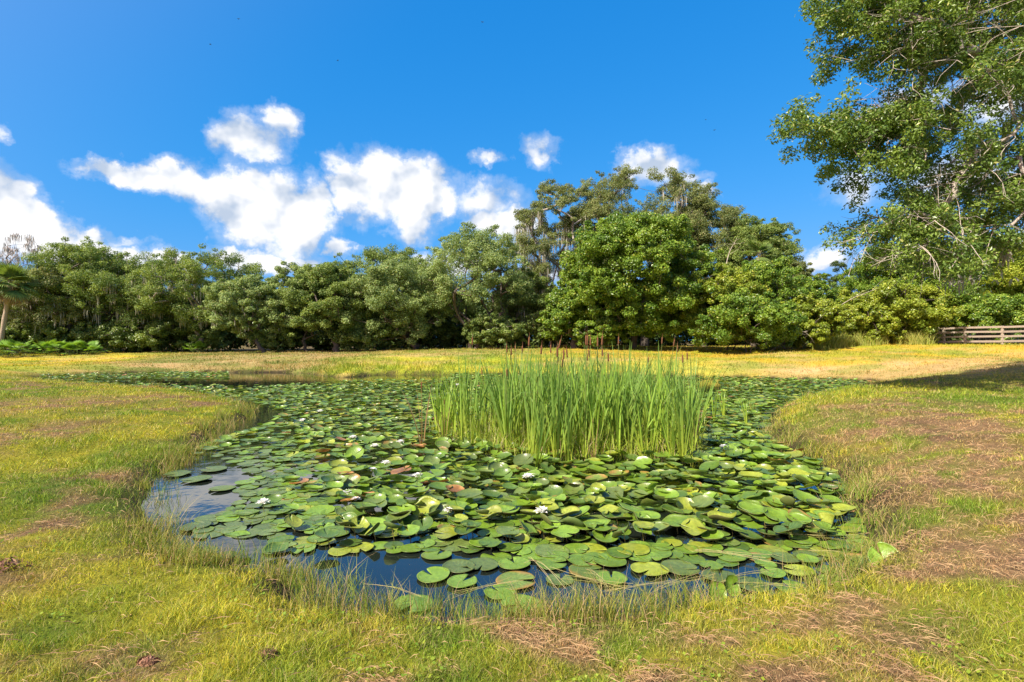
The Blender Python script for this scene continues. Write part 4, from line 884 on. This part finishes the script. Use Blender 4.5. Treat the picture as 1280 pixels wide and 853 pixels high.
def tussock(px, py, n, h, label, col=((.12, .22, .025), (.32, .32, .06)), sp_=.07, z=None, dry=.2):
    q = W(px, py, 0); zz = gz(*q) if z is None else z; zz = max(zz, -.05); rng = np.random.default_rng(int(px * 3 + py)); m = MB()
    x = rng.normal(size=n) * sp_; y = rng.normal(size=n) * sp_ * .8; c = mixc(col[0], col[1], rng.random(n)); g = rng.random(n) < dry; c[g] = (.42, .31, .15)
    blades(m, rng, x, y, np.full(n, -.02), h * rng.uniform(.35, 1, n), np.full(n, .0022 + .0003 * q[1]), c, bend=.55, segs=4)
    o = m.obj('grass_tussock', M_grass); o.location = (q[0], q[1], zz); tag(o, label, 'grass tussock', 'grass tussocks at the water edge')
for a in [(215,655,70,.42,'tall dark sedge tussock in the blue water at the left shore'),(232,690,90,.34,'sedge tussock on the bank corner below the left pool'),(196,630,40,.3,'thin grass tuft at the leftmost point of the shore'),(376,735,60,.38,'slim bright sedge tuft in the water left of the near bank middle'),
          (428,730,50,.36,'leafy sedge tuft standing in dark water, second from the left on the near shore'),(462,758,60,.42,'splayed sedge tuft in dark water beside the near floating pad'),(497,752,40,.3,'small sedge tuft touching the near floating pad'),(560,772,90,.22,'short tuft at the near shore left of the single near pad'),
          (592,776,80,.24,'short reedy tuft just left of the nearest pad'),(682,778,110,.30,'reedy tuft just right of the nearest pad'),(722,774,70,.30,'straggly tuft with bent straw stems on the near shore'),(772,768,120,.30,'dense tuft on the near shore right of the middle'),(818,760,110,.32,'brownish dense tuft on the near shore, right of the dense one'),
          (860,752,70,.3,'tuft by the upright lily leaf on the near shore'),(945,742,70,.26,'thin tuft at the front right shore'),(1085,640,110,.34,'bright yellow-green tussock on the right bank'),(1068,610,80,.3,'yellow-green tussock behind the bright one on the right bank'),(1100,668,90,.26,'short tussock at the right corner of the pond'),
          (990,560,90,.4,'grassy tussock on the right bank level with the cattails'),(1015,540,90,.4,'tussock on the right bank behind the one level with the cattails'),(960,540,80,.35,'tussock at the edge of the narrowing pads on the right'),(262,560,120,.35,'dark green tussock on the muddy left inlet shore'),(228,572,150,.26,'dark lush tussock left of the muddy inlet corner'),(205,592,130,.26,'dark tussock just above the blue left pool'),(275,532,110,.34,'dark tussock on the inlet shore below the spit'),(178,612,120,.22,'low dark tussock on the bank left of the blue pool'),(640,790,60,.2,'low straw-mixed tuft on the bank right in front of the nearest pad'),(905,756,110,.28,'reddish straw-mixed tuft on the near shore, right of the upright leaf'),(1010,742,120,.26,'tuft at the front right corner of the pond'),(1050,730,110,.26,'wispy tuft on the bank at the right corner'),(620,782,90,.26,'dense tuft directly behind the low straw-mixed one'),(250,545,100,.35,'bushy tussock at the corner of the left inlet'),
          (300,520,90,.4,'tuft on the tip of the left grassy spit'),(150,585,160,.2,'dark lush patch of grass on the left bank'),(1130,600,120,.28,'fresh green grass clump on the right slope below the dry patch'),(1010,505,70,.4,'reed tuft on the right bank beyond the cattails'),(940,512,50,.45,'thin reeds in the pads right of the clump')]:
    tussock(*a)
def clod(px, py, s, label):
    q = W(px, py, .3); rng = np.random.default_rng(int(px)); m = MB(); n = 160; d = unit(rng.normal(size=(n, 3))); d[:, 2] = abs(d[:, 2]); pos = d * [s, s * .7, s * .45] * rng.random((n, 1)) ** .4
    leaves(m, pos, d + rng.normal(size=(n, 3)) * .4, rng.uniform(.02, .05, n), .012, mixc((.16, .07, .04), (.30, .17, .10), rng.random(n)), rng); o = m.obj('dry_clod', M_straw, smooth=False); o.location = (q[0], q[1], gz(*q) + .01); tag(o, label, 'dry clod', 'dark clods of dead grass on the turf')
clod(335, 799, .05, 'small dark reddish clod of dead grass in the near left turf'); clod(8, 690, .16, 'larger brown heap of dead grass at the left edge'); clod(185, 803, .05, 'faint brown clump in the turf left of the reddish clod')
def stems():
    rng = np.random.default_rng(17); m = MB(); n = 0
    for (px, py, px2, py2, h) in [(655,700,700,745,.12),(735,715,770,752,.1),(700,722,790,745,.05),(560,745,640,735,.02),(470,735,520,750,.03),(880,735,960,720,.06),(930,730,1010,745,.04),(1000,690,1060,700,.05),(870,690,960,705,.03),(930,660,1040,668,.04),(960,670,1060,682,.05),(820,740,900,728,.08),(760,742,850,735,.03),(430,640,470,650,.08)]:
        a = W(px, py); b = W(px2, py2); p0 = np.array([*a, .02]); p1 = np.array([*b, .03])
        for k in range(4):
            o = rng.normal(size=3) * [.05, .05, 0]; tube(m, bez(p0 + o, p0 * .6 + p1 * .4 + [0, 0, h * rng.random()], p0 * .3 + p1 * .7 + [0, 0, h * rng.random()], p1 + rng.normal(size=3) * [.06, .06, .01] + [0, 0, .02], 7), .0014, 4, mixc((.48, .40, .2), (.25, .25, .06), rng.random()))
    tag(m.obj('fallen_reed_stems', M_straw), 'bent straw-coloured stems lying over the water along the near shore', 'dead stems', kind='stuff')
stems()
def insect(px, py, D, label):
    p = P(px, py, D); t = thing('flying_insect', label, 'insect', p, px * .3, 'tiny insects in the air over the pond'); b = MB(); tube(b, np.array([[-.022, 0, 0], [-.012, 0, 0], [0, 0, .002], [.012, 0, .002], [.016, 0, 0]]), [.001, .0022, .004, .0045, .002], 6, (.02, .02, .02), cap=True); b.obj('body', M_spike, t)
    w = MB()
    for s in (-1, 1):
        for x, a in ((.004, .25), (-.002, -.25)): w.add([(x, 0, .003), (x + .006 + a * .01, s * .014, .006), (x + a * .03, s * .028, .008), (x - .005 + a * .02, s * .016, .005)], q=[(0, 1, 2, 3)], c=(.1, .1, .1))
    w.obj('wings', M_padlow, t)
for i, (px, py, D, lb) in enumerate([(298, 24, 9, 'dark speck of an insect high in the sky at the upper left'), (263, 56, 10, 'tiny dark insect below and left of the highest speck'), (422, 76, 10, 'tiny dark insect in the blue above the right-hand cloud'), (603, 28, 10, 'tiny dark insect near the top middle of the sky'), (893, 163, 10, 'dark insect in the clear sky right of the tallest tree'), (882, 150, 11, 'tiny insect just above the dark one right of the tallest tree')]):
    insect(px, py, D, lb)
def tall_grass():
    rng = np.random.default_rng(71); n = 9000; px = rng.uniform(1015, 1172, n); D = rng.uniform(39.5, 43.5, n); x = (px - 640) / FP * D; z = ground(x, D); k = fbm(x, D, .9, 3, 5); ok = k > .38; x, D, z, k = x[ok], D[ok], z[ok], k[ok]; n = len(x)
    m = MB(); blades(m, rng, x, D, z, rng.uniform(.4, 1.3, n) * (.5 + k), np.full(n, .02), mixc((.24, .32, .04), (.46, .42, .12), rng.random(n)), bend=.45, segs=3)
    tag(m.obj('tall_meadow_grass', M_grass), 'tall unmown yellow-green grass between the thicket and the rail fence', 'grass', kind='stuff')
tall_grass()
def emergent():
    rng = np.random.default_rng(72); k = rng.integers(0, len(shore), 26000); k = k[rng.random(len(k)) < np.clip(5 / (shore[k, 1] + .1), 0, 1) ** 1.3]
    x = shore[k, 0] + AB[k, 0] * rng.random(len(k)) + rng.normal(size=len(k)) * .16; y = shore[k, 1] + AB[k, 1] * rng.random(len(k)) + rng.normal(size=len(k)) * .16; sd = sdist(x, y)
    c = fbm(x, y, 4.5, 2, 51); ok = (sd < .08) & (sd > -.42) & (rng.random(len(x)) < sstep(.46, .62, c) * .8 + .03); x, y, sd = x[ok], y[ok], sd[ok]; n = len(x)
    m = MB(); blades(m, rng, x, y, np.full(n, -.04), rng.uniform(.10, .36, n), np.full(n, .0017) * (1 + y / 9), np.where((rng.random(n) < .2)[:, None], (.36, .28, .12), mixc((.09, .20, .02), (.26, .33, .04), rng.random(n))), bend=.32, segs=3)
    tag(m.obj('emergent_grass', M_grass), 'thin green blades standing in the shallow water along the near shore', 'grass', kind='stuff')
    n = 2600; a = rng.uniform(-42, 40, n); D = rng.uniform(3.2, 8.5, n); x = D * np.tan(np.radians(a)); sd = sdist(x, D); c = fbm(x, D, 2.2, 3, 57); ok = (sd < -.02) & (rng.random(n) < sstep(.42, .6, c) + .12 * (sd > -.4)); x, D = x[ok], D[ok]; n = len(x)
    m = MB(); s_ = rng.uniform(.004, .014, n); leaves(m, np.stack([x, D, np.full(n, .003)], 1), np.tile([0, 0, 1.], (n, 1)) + rng.normal(size=(n, 3)) * .03, s_, s_ * .6, mixc((.24, .22, .05), (.36, .26, .12), rng.random(n)), rng)
    tag(m.obj('floating_debris', M_straw, smooth=False), 'tiny bits of leaf and pollen floating on the open water', 'debris', kind='stuff')
emergent()
def sort_labels():
    by = {}
    for o in COL.objects:
        if o.get('group') and o.get('label') and o.parent is None: by.setdefault(o['label'], []).append(o)
    od = ['first', 'second', 'third', 'fourth', 'fifth', 'sixth', 'seventh', 'eighth', 'ninth', 'tenth']; words = {n: [w + ' from left' for w in od[:n]] for n in range(5, 11)}
    words |= {4: ['first from left', 'second from left', 'third from left', 'fourth from left'], 2: ['left one', 'right one'], 3: ['leftmost of three', 'middle of three', 'rightmost of three']}
    for lb, os_ in by.items():
        if len(os_) in words:
            for w, o in zip(words[len(os_)], sorted(os_, key=lambda o: o.location.x / max(o.location.y, .1))): o['label'] = lb + ', ' + w
sort_labels()
print('done', round(time.time() - T0, 1), 'objects', len(bpy.data.objects))
